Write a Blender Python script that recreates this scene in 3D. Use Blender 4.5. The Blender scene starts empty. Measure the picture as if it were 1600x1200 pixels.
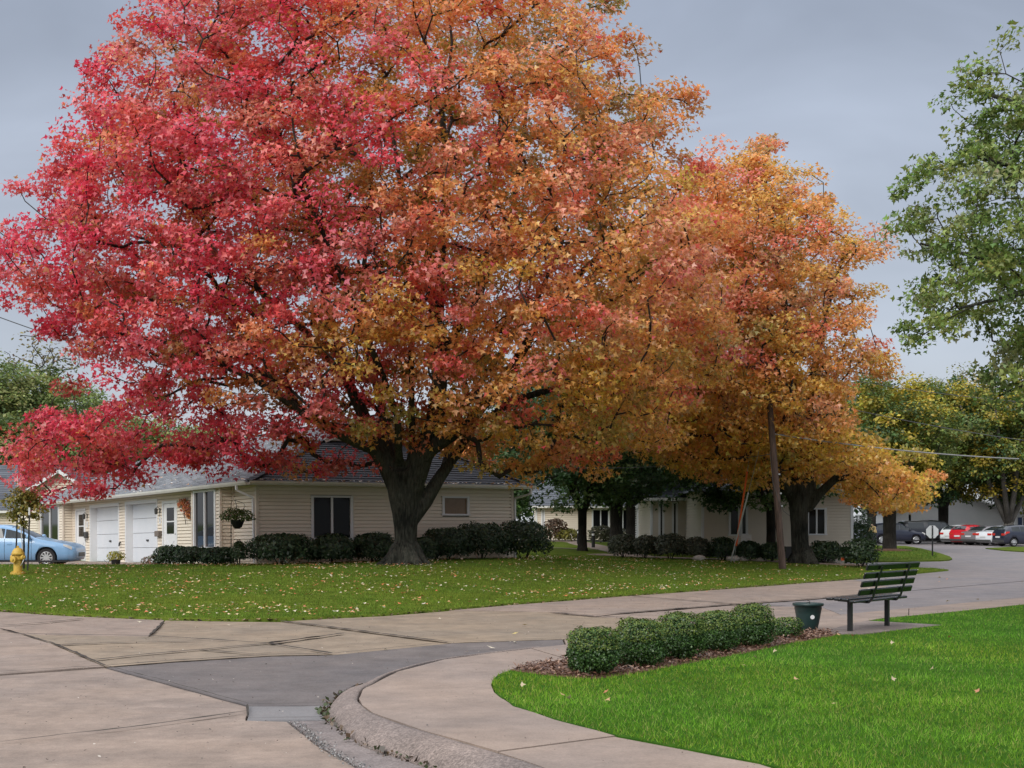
import bpy, bmesh, math, random
import numpy as np
from mathutils import Vector, Matrix, noise as mnoise

R = math.radians
scene = bpy.context.scene
COL = scene.collection
rng = np.random.default_rng(7)
random.seed(7)

# ------------------------------------------------------------------ camera
EYE, FPX, HOR = 1.6, 2200.0, 819.0          # eye height, focal length in photo pixels, horizon row
cam = bpy.data.cameras.new('camera')
cam.sensor_width = 36.0
cam.lens = 36.0 * FPX / 1600.0
cam.shift_y = (HOR - 600.0) / 1600.0
cam.clip_end = 6000
camo = bpy.data.objects.new('camera', cam)
camo.location = (0, 0, EYE)
camo.rotation_euler = (R(90), 0, 0)
COL.objects.link(camo)
scene.camera = camo

# ------------------------------------------------------------------ sky, sun, exposure
SUN_EL, SUN_AZ = R(34), R(-150)              # azimuth measured from +Y towards +X
world = bpy.data.worlds.new('World'); scene.world = world
world.use_nodes = True
nt = world.node_tree; nt.nodes.clear()
def wn(t, **k):
    n = nt.nodes.new(t)
    for a, b in k.items(): setattr(n, a, b)
    return n
wl = nt.links.new
w_out = wn('ShaderNodeOutputWorld'); w_bg = wn('ShaderNodeBackground'); w_bg2 = wn('ShaderNodeBackground'); w_add = wn('ShaderNodeAddShader')
w_sky = wn('ShaderNodeTexSky', sky_type='NISHITA'); w_sky.sun_disc = False
w_sky.sun_elevation = SUN_EL; w_sky.sun_rotation = SUN_AZ
w_bg2.inputs['Strength'].default_value = 0.008
wl(w_sky.outputs[0], w_bg2.inputs['Color'])
w_tc = wn('ShaderNodeTexCoord'); w_sep = wn('ShaderNodeSeparateXYZ'); wl(w_tc.outputs['Generated'], w_sep.inputs[0])
w_r = wn('ShaderNodeValToRGB'); cr = w_r.color_ramp
cr.elements[0].position = 0.0; cr.elements[0].color = (.33, .342, .367, 1)
cr.elements[1].position = 1.0; cr.elements[1].color = (.95, .97, 1.0, 1)
for p, c in ((.12, (.252, .274, .316, 1)), (.36, (.202, .228, .282, 1)), (.62, (.66, .69, .74, 1))):
    e = cr.elements.new(p); e.color = c
wl(w_sep.outputs['Z'], w_r.inputs[0])
w_map = wn('ShaderNodeMapping'); w_map.inputs['Scale'].default_value = (1.6, 1.6, 3.4); wl(w_tc.outputs['Generated'], w_map.inputs[0])
w_n = wn('ShaderNodeTexNoise'); w_n.inputs['Scale'].default_value = 2.6; w_n.inputs['Detail'].default_value = 4.5
w_n.inputs['Roughness'].default_value = .5; w_n.inputs['Distortion'].default_value = .5
wl(w_map.outputs[0], w_n.inputs['Vector'])
w_mr = wn('ShaderNodeMapRange'); w_mr.inputs[1].default_value = .3; w_mr.inputs[2].default_value = .7
w_mr.inputs[3].default_value = .82; w_mr.inputs[4].default_value = 1.18; wl(w_n.outputs[0], w_mr.inputs[0])
w_mul = wn('ShaderNodeVectorMath', operation='MULTIPLY'); wl(w_r.outputs[0], w_mul.inputs[0]); wl(w_mr.outputs[0], w_mul.inputs[1])
wl(w_mul.outputs[0], w_bg.inputs['Color']); w_bg.inputs['Strength'].default_value = 1.0
wl(w_bg.outputs[0], w_add.inputs[0]); wl(w_bg2.outputs[0], w_add.inputs[1]); wl(w_add.outputs[0], w_out.inputs[0])

sun = bpy.data.lights.new('sun', 'SUN'); sun.energy = 1.5; sun.angle = R(35); sun.color = (1, .97, .92)
suno = bpy.data.objects.new('sun', sun); COL.objects.link(suno)
sd = Vector((math.sin(SUN_AZ) * math.cos(SUN_EL), math.cos(SUN_AZ) * math.cos(SUN_EL), math.sin(SUN_EL)))
suno.rotation_euler = sd.to_track_quat('Z', 'Y').to_euler(); suno.location = sd * 60
vs = scene.view_settings
vs.view_transform = 'Standard'; vs.look = 'None'; vs.exposure = 0.8; vs.gamma = 1; vs.use_curve_mapping = False
scene.render.resolution_x = 1024; scene.render.resolution_y = 768

# ------------------------------------------------------------------ helpers
def lin(r, g, b):
    f = lambda c: (c / 255) / 12.92 if c / 255 <= .04045 else ((c / 255 + .055) / 1.055) ** 2.4
    return (f(r), f(g), f(b))

def G(px, py, z=0.0):
    """ground point of the plane z under the survey sighting (px, py)"""
    Y = FPX * (EYE - z) / (py - HOR)
    return ((px - 800.0) / FPX * Y, Y)

def A(px, py, Y):
    return Vector(((px - 800.0) / FPX * Y, Y, EYE + (HOR - py) / FPX * Y))

def tag(o, label=None, cat=None, group=None, kind=None):
    if label: o['label'] = label
    if cat: o['category'] = cat
    if group: o['group'] = group
    if kind: o['kind'] = kind
    return o

def empty(name, loc, rz=0.0, label=None, cat=None, group=None):
    o = bpy.data.objects.new(name, None); COL.objects.link(o)
    o.empty_display_size = .2
    o.location = loc; o.rotation_euler = (0, 0, rz)
    return tag(o, label, cat, group)

def link(name, me, mat, parent=None, smooth=False):
    o = bpy.data.objects.new(name, me); COL.objects.link(o)
    if mat is not None and len(me.materials) == 0: me.materials.append(mat)
    if parent is not None: o.parent = parent
    if smooth: me.shade_smooth()
    return o

def copy_tree(o, parent=None):
    c = o.copy(); COL.objects.link(c); c.parent = parent
    for ch in list(o.children): copy_tree(ch, c)
    return c

class MB:
    """collects boxes, tubes, lathes and plain faces for one mesh"""
    def __init__(s): s.v = []; s.f = []
    def add(s, vs, fs):
        n = len(s.v); s.v.extend([tuple(v) for v in vs]); s.f.extend([tuple(i + n for i in f) for f in fs]); return s
    def box(s, x0, x1, y0, y1, z0, z1):
        return s.add([(x0,y0,z0),(x1,y0,z0),(x1,y1,z0),(x0,y1,z0),(x0,y0,z1),(x1,y0,z1),(x1,y1,z1),(x0,y1,z1)],
                     [(0,3,2,1),(4,5,6,7),(0,1,5,4),(1,2,6,5),(2,3,7,6),(3,0,4,7)])
    def obox(s, p, q, w, t, up=(0, 0, 1)):
        """beam from p to q, width w sideways, thickness t along up"""
        p = Vector(p); q = Vector(q); d = (q - p).normalized(); u = Vector(up)
        sd_ = d.cross(u)
        if sd_.length < 1e-5: sd_ = d.cross(Vector((1, 0, 0)))
        sd_.normalize(); u = sd_.cross(d).normalized()
        vs_ = []
        for c in (p, q):
            for a, b in ((-1,-1),(1,-1),(1,1),(-1,1)): vs_.append(c + sd_ * (a * w / 2) + u * (b * t / 2))
        return s.add(vs_, [(0,3,2,1),(4,5,6,7),(0,1,5,4),(1,2,6,5),(2,3,7,6),(3,0,4,7)])
    def tube(s, pts, rad, n=8, cap=True):
        pts = [Vector(p) for p in pts]
        if not hasattr(rad, '__len__'): rad = [rad] * len(pts)
        prev = None; vs_ = []; fs_ = []
        for i, p in enumerate(pts):
            d = (pts[min(i + 1, len(pts) - 1)] - pts[max(i - 1, 0)])
            d = d.normalized() if d.length > 1e-9 else Vector((0, 0, 1))
            if prev is None:
                a = d.cross(Vector((0, 0, 1)))
                if a.length < .05: a = d.cross(Vector((1, 0, 0)))
            else: a = prev - d * prev.dot(d)
            a.normalize(); prev = a; b = d.cross(a)
            for k in range(n):
                t = 2 * math.pi * k / n
                vs_.append(p + (a * math.cos(t) + b * math.sin(t)) * rad[i])
        for i in range(len(pts) - 1):
            for k in range(n):
                k2 = (k + 1) % n
                fs_.append((i*n+k, i*n+k2, (i+1)*n+k2, (i+1)*n+k))
        if cap:
            fs_.append(tuple(range(n - 1, -1, -1))); m = (len(pts) - 1) * n; fs_.append(tuple(range(m, m + n)))
        return s.add(vs_, fs_)
    def lathe(s, prof, n=20, c=(0, 0, 0), axis='Z'):
        vs_ = []; fs_ = []
        for (r, z) in prof:
            for k in range(n):
                t = 2 * math.pi * k / n; x, y = r * math.cos(t), r * math.sin(t)
                q = (x, y, z) if axis == 'Z' else ((z, x, y) if axis == 'X' else (y, z, x))
                vs_.append((q[0] + c[0], q[1] + c[1], q[2] + c[2]))
        for i in range(len(prof) - 1):
            for k in range(n):
                k2 = (k + 1) % n; fs_.append((i*n+k, i*n+k2, (i+1)*n+k2, (i+1)*n+k))
        fs_.append(tuple(range(n - 1, -1, -1))); m = (len(prof) - 1) * n; fs_.append(tuple(range(m, m + n)))
        return s.add(vs_, fs_)
    def build(s, name, mat, parent=None, smooth=False, bevel=0):
        me = bpy.data.meshes.new(name); me.from_pydata(s.v, [], s.f); me.update()
        o = link(name, me, mat, parent, smooth)
        if bevel:
            m = o.modifiers.new('bevel', 'BEVEL'); m.width = bevel; m.segments = 2; m.limit_method = 'ANGLE'
        return o

def box_part(name, mat, parent, *b, bevel=0):
    return MB().box(*b).build(name, mat, parent, bevel=bevel)

def in_poly(x, y, poly):
    inside = np.zeros(x.shape, bool); n = len(poly); j = n - 1
    for i in range(n):
        xi, yi = poly[i]; xj, yj = poly[j]
        c = ((yi > y) != (yj > y)) & (x < (xj - xi) * (y - yi) / (yj - yi + 1e-12) + xi)
        inside ^= c; j = i
    return inside

def poly_dist(x, y, poly):
    d = np.full(x.shape, 1e9); n = len(poly)
    for i in range(n):
        ax, ay = poly[i]; bx, by = poly[(i + 1) % n]
        dx, dy = bx - ax, by - ay
        t = np.clip(((x - ax) * dx + (y - ay) * dy) / (dx * dx + dy * dy + 1e-12), 0, 1)
        d = np.minimum(d, np.hypot(x - ax - t * dx, y - ay - t * dy))
    return d

# ------------------------------------------------------------------ materials
def mat_new(name):
    m = bpy.data.materials.new(name); m.use_nodes = True
    t = m.node_tree; t.nodes.clear()
    o = t.nodes.new('ShaderNodeOutputMaterial'); p = t.nodes.new('ShaderNodeBsdfPrincipled')
    t.links.new(p.outputs[0], o.inputs[0])
    return m, t, p, o

def mat(name, c1, c2=None, rough=.7, scale=4.0, detail=5.0, bump=0.0, bscale=40.0, metal=0.0, spec=.4, coat=0.0, lo=.35, hi=.65, stretch=None, bdist=.02):
    m, t, p, o = mat_new(name)
    p.inputs['Roughness'].default_value = rough; p.inputs['Metallic'].default_value = metal
    p.inputs['Specular IOR Level'].default_value = spec
    p.inputs['Coat Weight'].default_value = coat; p.inputs['Coat Roughness'].default_value = .05
    tc = t.nodes.new('ShaderNodeTexCoord'); vec = tc.outputs['Object']
    if stretch:
        mp = t.nodes.new('ShaderNodeMapping'); mp.inputs['Scale'].default_value = stretch
        t.links.new(vec, mp.inputs[0]); vec = mp.outputs[0]
    if c2 is None: p.inputs['Base Color'].default_value = (*c1, 1)
    else:
        n = t.nodes.new('ShaderNodeTexNoise'); n.inputs['Scale'].default_value = scale; n.inputs['Detail'].default_value = detail
        n.inputs['Roughness'].default_value = .6
        t.links.new(vec, n.inputs['Vector'])
        r = t.nodes.new('ShaderNodeValToRGB'); e = r.color_ramp.elements
        e[0].position = lo; e[0].color = (*c1, 1); e[1].position = hi; e[1].color = (*c2, 1)
        t.links.new(n.outputs[0], r.inputs[0]); t.links.new(r.outputs[0], p.inputs['Base Color'])
    if bump:
        n2 = t.nodes.new('ShaderNodeTexNoise'); n2.inputs['Scale'].default_value = bscale; n2.inputs['Detail'].default_value = 6
        t.links.new(vec, n2.inputs['Vector'])
        b = t.nodes.new('ShaderNodeBump'); b.inputs['Strength'].default_value = bump; b.inputs['Distance'].default_value = bdist
        t.links.new(n2.outputs[0], b.inputs['Height']); t.links.new(b.outputs[0], p.inputs['Normal'])
    return m

def concrete_mat(name, base, speck=.12, stain=.34, scale=1.0, rough=.8, agg=0.0):
    m, t, p, o = mat_new(name); L = t.links.new
    p.inputs['Roughness'].default_value = rough; p.inputs['Specular IOR Level'].default_value = .35
    tc = t.nodes.new('ShaderNodeTexCoord')
    def noise(s, d=5, r=.6):
        n = t.nodes.new('ShaderNodeTexNoise'); n.inputs['Scale'].default_value = s; n.inputs['Detail'].default_value = d; n.inputs['Roughness'].default_value = r
        L(tc.outputs['Object'], n.inputs['Vector']); return n.outputs[0]
    def mr(v, a, b, lo=.3, hi=.7):
        n = t.nodes.new('ShaderNodeMapRange'); n.inputs[1].default_value = lo; n.inputs[2].default_value = hi
        n.inputs[3].default_value = a; n.inputs[4].default_value = b; L(v, n.inputs[0]); return n.outputs[0]
    def mulc(c, f):
        n = t.nodes.new('ShaderNodeVectorMath'); n.operation = 'MULTIPLY'; L(c, n.inputs[0]); L(f, n.inputs[1]); return n.outputs[0]
    rgb = t.nodes.new('ShaderNodeRGB'); rgb.outputs[0].default_value = (*base, 1)
    # warm and grey drift over the slab
    mx = t.nodes.new('ShaderNodeMix'); mx.data_type = 'RGBA'
    L(mr(noise(.45 * scale, 3), 0, 1, .35, .65), mx.inputs[0]); L(rgb.outputs[0], mx.inputs[6])
    mx.inputs[7].default_value = (base[0] * .84, base[1] * .88, base[2] * .94, 1)
    c = mx.outputs[2]
    c = mulc(c, mr(noise(1.7 * scale, 6, .7), 1 - stain, 1 + stain * .35))
    c = mulc(c, mr(noise(5.5 * scale, 7, .75), 1 - stain * .55, 1 + stain * .3))
    c = mulc(c, mr(noise(60, 2), 1 - speck, 1 + speck))
    c = mulc(c, mr(noise(190, 2), 1 - speck, 1 + speck))
    if agg:
        v = t.nodes.new('ShaderNodeTexVoronoi'); v.inputs['Scale'].default_value = 75; L(tc.outputs['Object'], v.inputs['Vector'])
        sp = t.nodes.new('ShaderNodeSeparateColor'); L(v.outputs['Color'], sp.inputs[0])
        c = mulc(c, mr(sp.outputs[0], 1 - agg, 1 + agg, 0, 1))
        h = v.outputs['Distance']
    else: h = noise(110, 6)
    L(c, p.inputs['Base Color'])
    b = t.nodes.new('ShaderNodeBump'); b.inputs['Strength'].default_value = .55 if agg else .35; b.inputs['Distance'].default_value = .006 if agg else .006
    if agg: b.invert = True
    L(h, b.inputs['Height']); L(b.outputs[0], p.inputs['Normal'])
    return m

def leaf_mat(name, trans=.5, gloss=.06, rough=.45, sat=1.0):
    m = bpy.data.materials.new(name); m.use_nodes = True; t = m.node_tree; t.nodes.clear(); L = t.links.new
    o = t.nodes.new('ShaderNodeOutputMaterial')
    a = t.nodes.new('ShaderNodeAttribute'); a.attribute_name = 'col'
    d = t.nodes.new('ShaderNodeBsdfDiffuse'); tr = t.nodes.new('ShaderNodeBsdfTranslucent'); g = t.nodes.new('ShaderNodeBsdfGlossy')
    g.inputs['Roughness'].default_value = rough
    L(a.outputs['Color'], d.inputs[0]); L(a.outputs['Color'], tr.inputs[0])
    m1 = t.nodes.new('ShaderNodeMixShader'); m1.inputs[0].default_value = trans; L(d.outputs[0], m1.inputs[1]); L(tr.outputs[0], m1.inputs[2])
    m2 = t.nodes.new('ShaderNodeMixShader'); m2.inputs[0].default_value = gloss; L(m1.outputs[0], m2.inputs[1]); L(g.outputs[0], m2.inputs[2])
    L(m2.outputs[0], o.inputs[0])
    return m

def glass_mat(name, c=(.008, .009, .010), rough=.06, spec=.12):
    m, t, p, o = mat_new(name)
    p.inputs['Base Color'].default_value = (*c, 1); p.inputs['Roughness'].default_value = rough
    p.inputs['Specular IOR Level'].default_value = spec
    return m

def bark_mat(name, c1, c2):
    m, t, p, o = mat_new(name); L = t.links.new
    p.inputs['Roughness'].default_value = .9; p.inputs['Specular IOR Level'].default_value = .2
    tc = t.nodes.new('ShaderNodeTexCoord'); mp = t.nodes.new('ShaderNodeMapping'); mp.inputs['Scale'].default_value = (15, 15, 2.4)
    L(tc.outputs['Object'], mp.inputs[0])
    n = t.nodes.new('ShaderNodeTexNoise'); n.inputs['Scale'].default_value = 1.4; n.inputs['Detail'].default_value = 8; n.inputs['Roughness'].default_value = .65
    L(mp.outputs[0], n.inputs['Vector'])
    n3 = t.nodes.new('ShaderNodeTexNoise'); n3.inputs['Scale'].default_value = 1.1; n3.inputs['Detail'].default_value = 4
    L(tc.outputs['Object'], n3.inputs['Vector'])
    r = t.nodes.new('ShaderNodeValToRGB'); e = r.color_ramp.elements; e[0].position = .40; e[0].color = (*c1, 1); e[1].position = .62; e[1].color = (*c2, 1)
    ad = t.nodes.new('ShaderNodeMath'); ad.operation = 'MULTIPLY_ADD'; ad.inputs[1].default_value = .45; L(n3.outputs[0], ad.inputs[0])
    sc = t.nodes.new('ShaderNodeMath'); sc.operation = 'MULTIPLY'; sc.inputs[1].default_value = .55; L(n.outputs[0], sc.inputs[0]); L(sc.outputs[0], ad.inputs[2])
    L(ad.outputs[0], r.inputs[0]); L(r.outputs[0], p.inputs['Base Color'])
    b = t.nodes.new('ShaderNodeBump'); b.inputs['Strength'].default_value = 1; b.inputs['Distance'].default_value = .09
    L(n.outputs[0], b.inputs['Height']); L(b.outputs[0], p.inputs['Normal'])
    return m

def roof_mat(name, c1, c2):
    m, t, p, o = mat_new(name); L = t.links.new
    p.inputs['Roughness'].default_value = .75; p.inputs['Specular IOR Level'].default_value = .4
    a = t.nodes.new('ShaderNodeAttribute'); a.attribute_name = 'col'
    tc = t.nodes.new('ShaderNodeTexCoord'); n = t.nodes.new('ShaderNodeTexNoise'); n.inputs['Scale'].default_value = 60; n.inputs['Detail'].default_value = 3
    L(tc.outputs['Object'], n.inputs['Vector'])
    mx = t.nodes.new('ShaderNodeMix'); mx.data_type = 'RGBA'; mx.inputs[6].default_value = (*c1, 1); mx.inputs[7].default_value = (*c2, 1)
    sp = t.nodes.new('ShaderNodeSeparateColor'); L(a.outputs['Color'], sp.inputs[0]); L(sp.outputs[0], mx.inputs[0])
    mr = t.nodes.new('ShaderNodeMapRange'); mr.inputs[1].default_value = .3; mr.inputs[2].default_value = .7; mr.inputs[3].default_value = .75; mr.inputs[4].default_value = 1.25
    L(n.outputs[0], mr.inputs[0])
    v = t.nodes.new('ShaderNodeVectorMath'); v.operation = 'MULTIPLY'; L(mx.outputs[2], v.inputs[0]); L(mr.outputs[0], v.inputs[1]); L(v.outputs[0], p.inputs['Base Color'])
    return m

M = {}
M['concrete'] = concrete_mat('street concrete', (.315, .238, .19))
M['concrete_tan'] = concrete_mat('tan street concrete', (.295, .225, .16))
M['walk'] = concrete_mat('sidewalk concrete', (.31, .235, .19), stain=.24)
M['pad'] = concrete_mat('pad concrete', (.245, .195, .17), agg=.2)
M['curb'] = concrete_mat('exposed aggregate curb', (.25, .195, .168), agg=.35, stain=.3)
M['gutter'] = concrete_mat('gutter concrete', (.25, .205, .188), agg=.2, stain=.35)
M['patch'] = concrete_mat('asphalt patch', (.155, .132, .124), stain=.3, speck=.18)
M['patch2'] = concrete_mat('grey concrete patch', (.21, .195, .19), stain=.12)
M['lot'] = concrete_mat('lot asphalt', (.235, .205, .20), stain=.25)
M['dirt'] = mat('joint dirt', (.035, .03, .025), (.07, .06, .045), rough=.95, scale=20)
M['seal'] = mat('crack filler', (.022, .018, .015), (.06, .048, .038), rough=.9, scale=15)
M['soil_grass'] = mat('turf soil', (.06, .085, .010), (.11, .15, .020), rough=.95, spec=.05, scale=3.0, detail=8, bump=.6, bscale=25)
M['soil_near'] = mat('near turf soil', (.022, .07, .006), (.045, .115, .011), rough=.95, spec=.05, scale=5.0, detail=8, bump=.6, bscale=60)
M['mulch'] = mat('mulch', (.07, .03, .018), (.17, .085, .05), rough=.95, scale=18, bump=1, bscale=50)
M['leaf'] = leaf_mat('autumn leaf')
M['green_leaf'] = leaf_mat('green leaf', trans=.35, gloss=.035)
M['box_leaf'] = leaf_mat('boxwood leaf', trans=.22, gloss=.035, rough=.4)
M['grass'] = leaf_mat('grass blade', trans=.3, gloss=.004)
M['litter'] = leaf_mat('fallen leaf', trans=.1, gloss=.08)
M['bark'] = bark_mat('dark maple bark', (.010, .011, .009), (.085, .085, .068))
M['bark2'] = bark_mat('far bark', (.014, .012, .010), (.045, .04, .033))
M['bark_pale'] = bark_mat('pale bark', (.07, .065, .055), (.2, .19, .17))
M['twig'] = mat('twig', (.016, .013, .011), (.04, .032, .027), rough=.9)
M['siding'] = mat('cream vinyl siding', (.73, .645, .53), (.77, .685, .57), rough=.55, scale=.8)
M['siding2'] = mat('tan vinyl siding', (.62, .55, .455), (.67, .60, .50), rough=.55, scale=.8)
M['siding3'] = mat('pale grey siding', (.70, .71, .72), (.76, .76, .76), rough=.55, scale=.8)
M['white'] = mat('white paint', (.66, .67, .68), (.70, .70, .70), rough=.4, scale=1.5)
M['garage'] = mat('garage door paint', (.60, .63, .67), (.65, .67, .70), rough=.45, scale=1.2)
M['trim'] = mat('cream trim', (.62, .54, .45), (.68, .60, .51), rough=.45, scale=2)
M['gutter_metal'] = mat('gutter metal', (.58, .57, .54), (.66, .65, .62), rough=.35, scale=2)
M['soffit'] = mat('soffit', (.42, .38, .33), rough=.6)
M['glass'] = glass_mat('window glass')
M['glass_bay'] = glass_mat('bay window glass', (.01, .012, .015), .05, .22)
M['car_glass'] = glass_mat('car glass', (.02, .026, .03), .04, .5)
M['blind'] = mat('brown blind', (.19, .12, .065), (.22, .14, .08), rough=.35, scale=6)
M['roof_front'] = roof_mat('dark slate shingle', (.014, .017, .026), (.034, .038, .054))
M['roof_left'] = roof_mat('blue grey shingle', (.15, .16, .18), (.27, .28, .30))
M['roof_far'] = roof_mat('far shingle', (.06, .066, .08), (.10, .11, .13))
M['black'] = mat('black metal', (.012, .012, .013), rough=.45)
M['dark_grey'] = mat('dark grey', (.05, .05, .05), rough=.6)
M['mailbox'] = mat('bronze mailbox', (.16, .13, .11), rough=.5)
M['steel'] = mat('galvanised steel', (.42, .43, .44), (.5, .5, .5), rough=.45, metal=.5, scale=8)
M['sign_back'] = mat('sign aluminium', (.55, .56, .57), (.62, .63, .64), rough=.5, scale=6)
M['orange_pvc'] = mat('orange plastic', (.78, .13, .035), rough=.4)
M['grey_pvc'] = mat('grey plastic', (.52, .53, .54), rough=.4)
M['pole'] = mat('weathered pole', (.055, .036, .028), (.13, .085, .068), rough=.9, scale=3, detail=8, bump=.7, bscale=12, stretch=(8, 8, .7))
M['hydrant'] = mat('hydrant paint', (.60, .40, .075), (.48, .30, .05), rough=.5, scale=7, bump=.15)
M['bench'] = mat('bench green paint', (.004, .0055, .005), (.008, .010, .009), rough=.25, scale=14, spec=.5, bump=.1, bscale=30)
M['bench_steel'] = mat('bench steel', (.01, .011, .011), rough=.4)
M['pot'] = mat('teal planter', (.010, .028, .027), (.016, .038, .036), rough=.4, scale=9)
M['tyre'] = mat('tyre', (.014, .014, .015), rough=.8)
M['rim'] = mat('wheel rim', (.55, .56, .57), rough=.3, metal=.6)
M['lamp_red'] = mat('tail lamp', (.5, .03, .02), rough=.15)
M['lamp_clear'] = mat('head lamp', (.55, .55, .54), rough=.1)
M['lamp_amber'] = mat('marker lamp', (.6, .25, .12), rough=.2)
M['plate'] = mat('number plate', (.6, .6, .6), rough=.5)
M['cable'] = mat('cable', (.10, .10, .10), rough=.6)
M['cable_pale'] = mat('pale cable', (.24, .24, .24), rough=.5)
M['soil'] = mat('potting soil', (.03, .022, .016), rough=.95)
M['stone'] = mat('pale stone', (.42, .38, .33), (.52, .48, .43), rough=.8, scale=4)
def paint(name, c, rough=.28): return mat(name, c, rough=rough, coat=.6, spec=.5)

# ------------------------------------------------------------------ terrain
E_PX = [(0,955),(100,962),(230,968),(370,970),(480,968),(600,962),(700,954),(800,945),(900,937.5),(1000,930),(1100,922.5),(1200,915),(1300,908),(1400,899),(1455,894),(1482,891.5)]
E_W = [(-60,37),(-30,31),(-20,28.8),(-14,27.0)] + [G(*p) for p in E_PX]
EX = np.array([p[0] for p in E_W]); EY = np.array([p[1] for p in E_W])

def sstep(t):
    t = np.clip(t, 0, 1); return t * t * (3 - 2 * t)

def lawn_z(x, y):
    x = np.asarray(x, float); y = np.asarray(y, float)
    ye = np.interp(x, EX, EY); d = y - ye
    a = np.interp(x, [-60, -8, 0, 8, 12, 15], [.40, .43, .43, .17, .08, 0.0])
    z = .035 + a * sstep(d / 15.0)
    z = z + np.interp(x, [-60, 8, 15], [.22, .18, 0]) * sstep((y - 55) / 32)
    z = z - np.interp(x, [-60, -14, -9, -7], [.36, .36, .1, 0]) * sstep((y - 38.5) / 8)
    z = z + .05 * np.sin(x * .35 + 1) * np.cos(y * .3) * sstep(d / 6)
    return z

def gz(x, y): return float(lawn_z(x, y)) if x < 15.2 else 0.0

def build_ground():
    s = 2600.0
    me = bpy.data.meshes.new('ground')
    me.from_pydata([(-s,-200,-.06),(s,-200,-.06),(s,s,-.06),(-s,s,-.06)], [], [(0,1,2,3)])
    tag(link('ground', me, M['soil_grass']), kind='structure')
    xs = np.concatenate([np.linspace(-60, -16, 23), np.linspace(-15, 15.05, 121)])
    ts = np.concatenate([[0], np.linspace(0, 1, 60) ** 1.7])
    V = []; F = []
    for i, x in enumerate(xs):
        ye = np.interp(x, EX, EY) + .05 * mnoise.noise(Vector((x * 2.1, 3, 0))) + .03 * mnoise.noise(Vector((x * 7, 9, 0)))
        yf = np.interp(x, [-60, 9.5, 12.3, 15.05], [150, 150, 55, 50.2])
        for k, t in enumerate(ts):
            y = ye + (yf - ye) * t
            V.append((x, y, -.08 if k == 0 else float(lawn_z(x, y)) + .012 * mnoise.noise(Vector((x * 1.5, y * 1.5, 1)))))
    n = len(ts)
    for i in range(len(xs) - 1):
        for k in range(n - 1): F.append((i*n+k, (i+1)*n+k, (i+1)*n+k+1, i*n+k+1))
    me = bpy.data.meshes.new('lawn'); me.from_pydata(V, [], F); me.update()
    tag(link('lawn', me, M['soil_grass'], smooth=True), kind='structure')
build_ground()

def dense(poly, step=.18, jit=.012, closed=True):
    out = []; n = len(poly)
    for i in range(n if closed else n - 1):
        a = poly[i]; b = poly[(i + 1) % n]
        k = max(1, min(60, int(math.hypot(b[0]-a[0], b[1]-a[1]) / step)))
        for j in range(k):
            t = j / k; x = a[0] + (b[0]-a[0]) * t; y = a[1] + (b[1]-a[1]) * t
            v = mnoise.noise_vector(Vector((x * 2.3, y * 2.3, 0))) * jit + mnoise.noise_vector(Vector((x * 9, y * 9, 5))) * jit * .6
            out.append((x + v.x, y + v.y))
    return out

def sheet(name, poly, z, mat_, parent=None, inset=0.0, depth=.05, jit=.012, kind=None, step=.18, tilt=0.0):
    """one slab: a flat polygon with edges, its rim pulled in by the joint's half width"""
    pts = dense(poly, step, jit) if step else poly
    bm = bmesh.new()
    vs_ = [bm.verts.new((p[0], p[1], z)) for p in pts]
    f = bm.faces.new(vs_)
    if f.normal.z < 0: f.normal_flip()
    bm.normal_update()
    if inset:
        r = bmesh.ops.inset_individual(bm, faces=[f], thickness=inset, depth=0)
        bmesh.ops.delete(bm, geom=r['faces'], context='FACES')
    f = bm.faces[:][0] if hasattr(bm.faces, 'ensure_lookup_table') is False else list(bm.faces)[0]
    if depth:
        ext = bmesh.ops.extrude_face_region(bm, geom=[f])
        low = [g for g in ext['geom'] if isinstance(g, bmesh.types.BMVert)]
        bmesh.ops.translate(bm, verts=low, vec=(0, 0, -depth))
    bmesh.ops.triangulate(bm, faces=[q for q in bm.faces if len(q.verts) > 4], ngon_method='EAR_CLIP')
    bmesh.ops.recalc_face_normals(bm, faces=bm.faces)
    me = bpy.data.meshes.new(name); bm.to_mesh(me); bm.free()
    o = link(name, me, mat_, parent)
    if tilt:
        for v in me.vertices: v.co.z += tilt * mnoise.noise(Vector((v.co.x * .12, v.co.y * .12, 7)))
    return tag(o, kind=kind)

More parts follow.
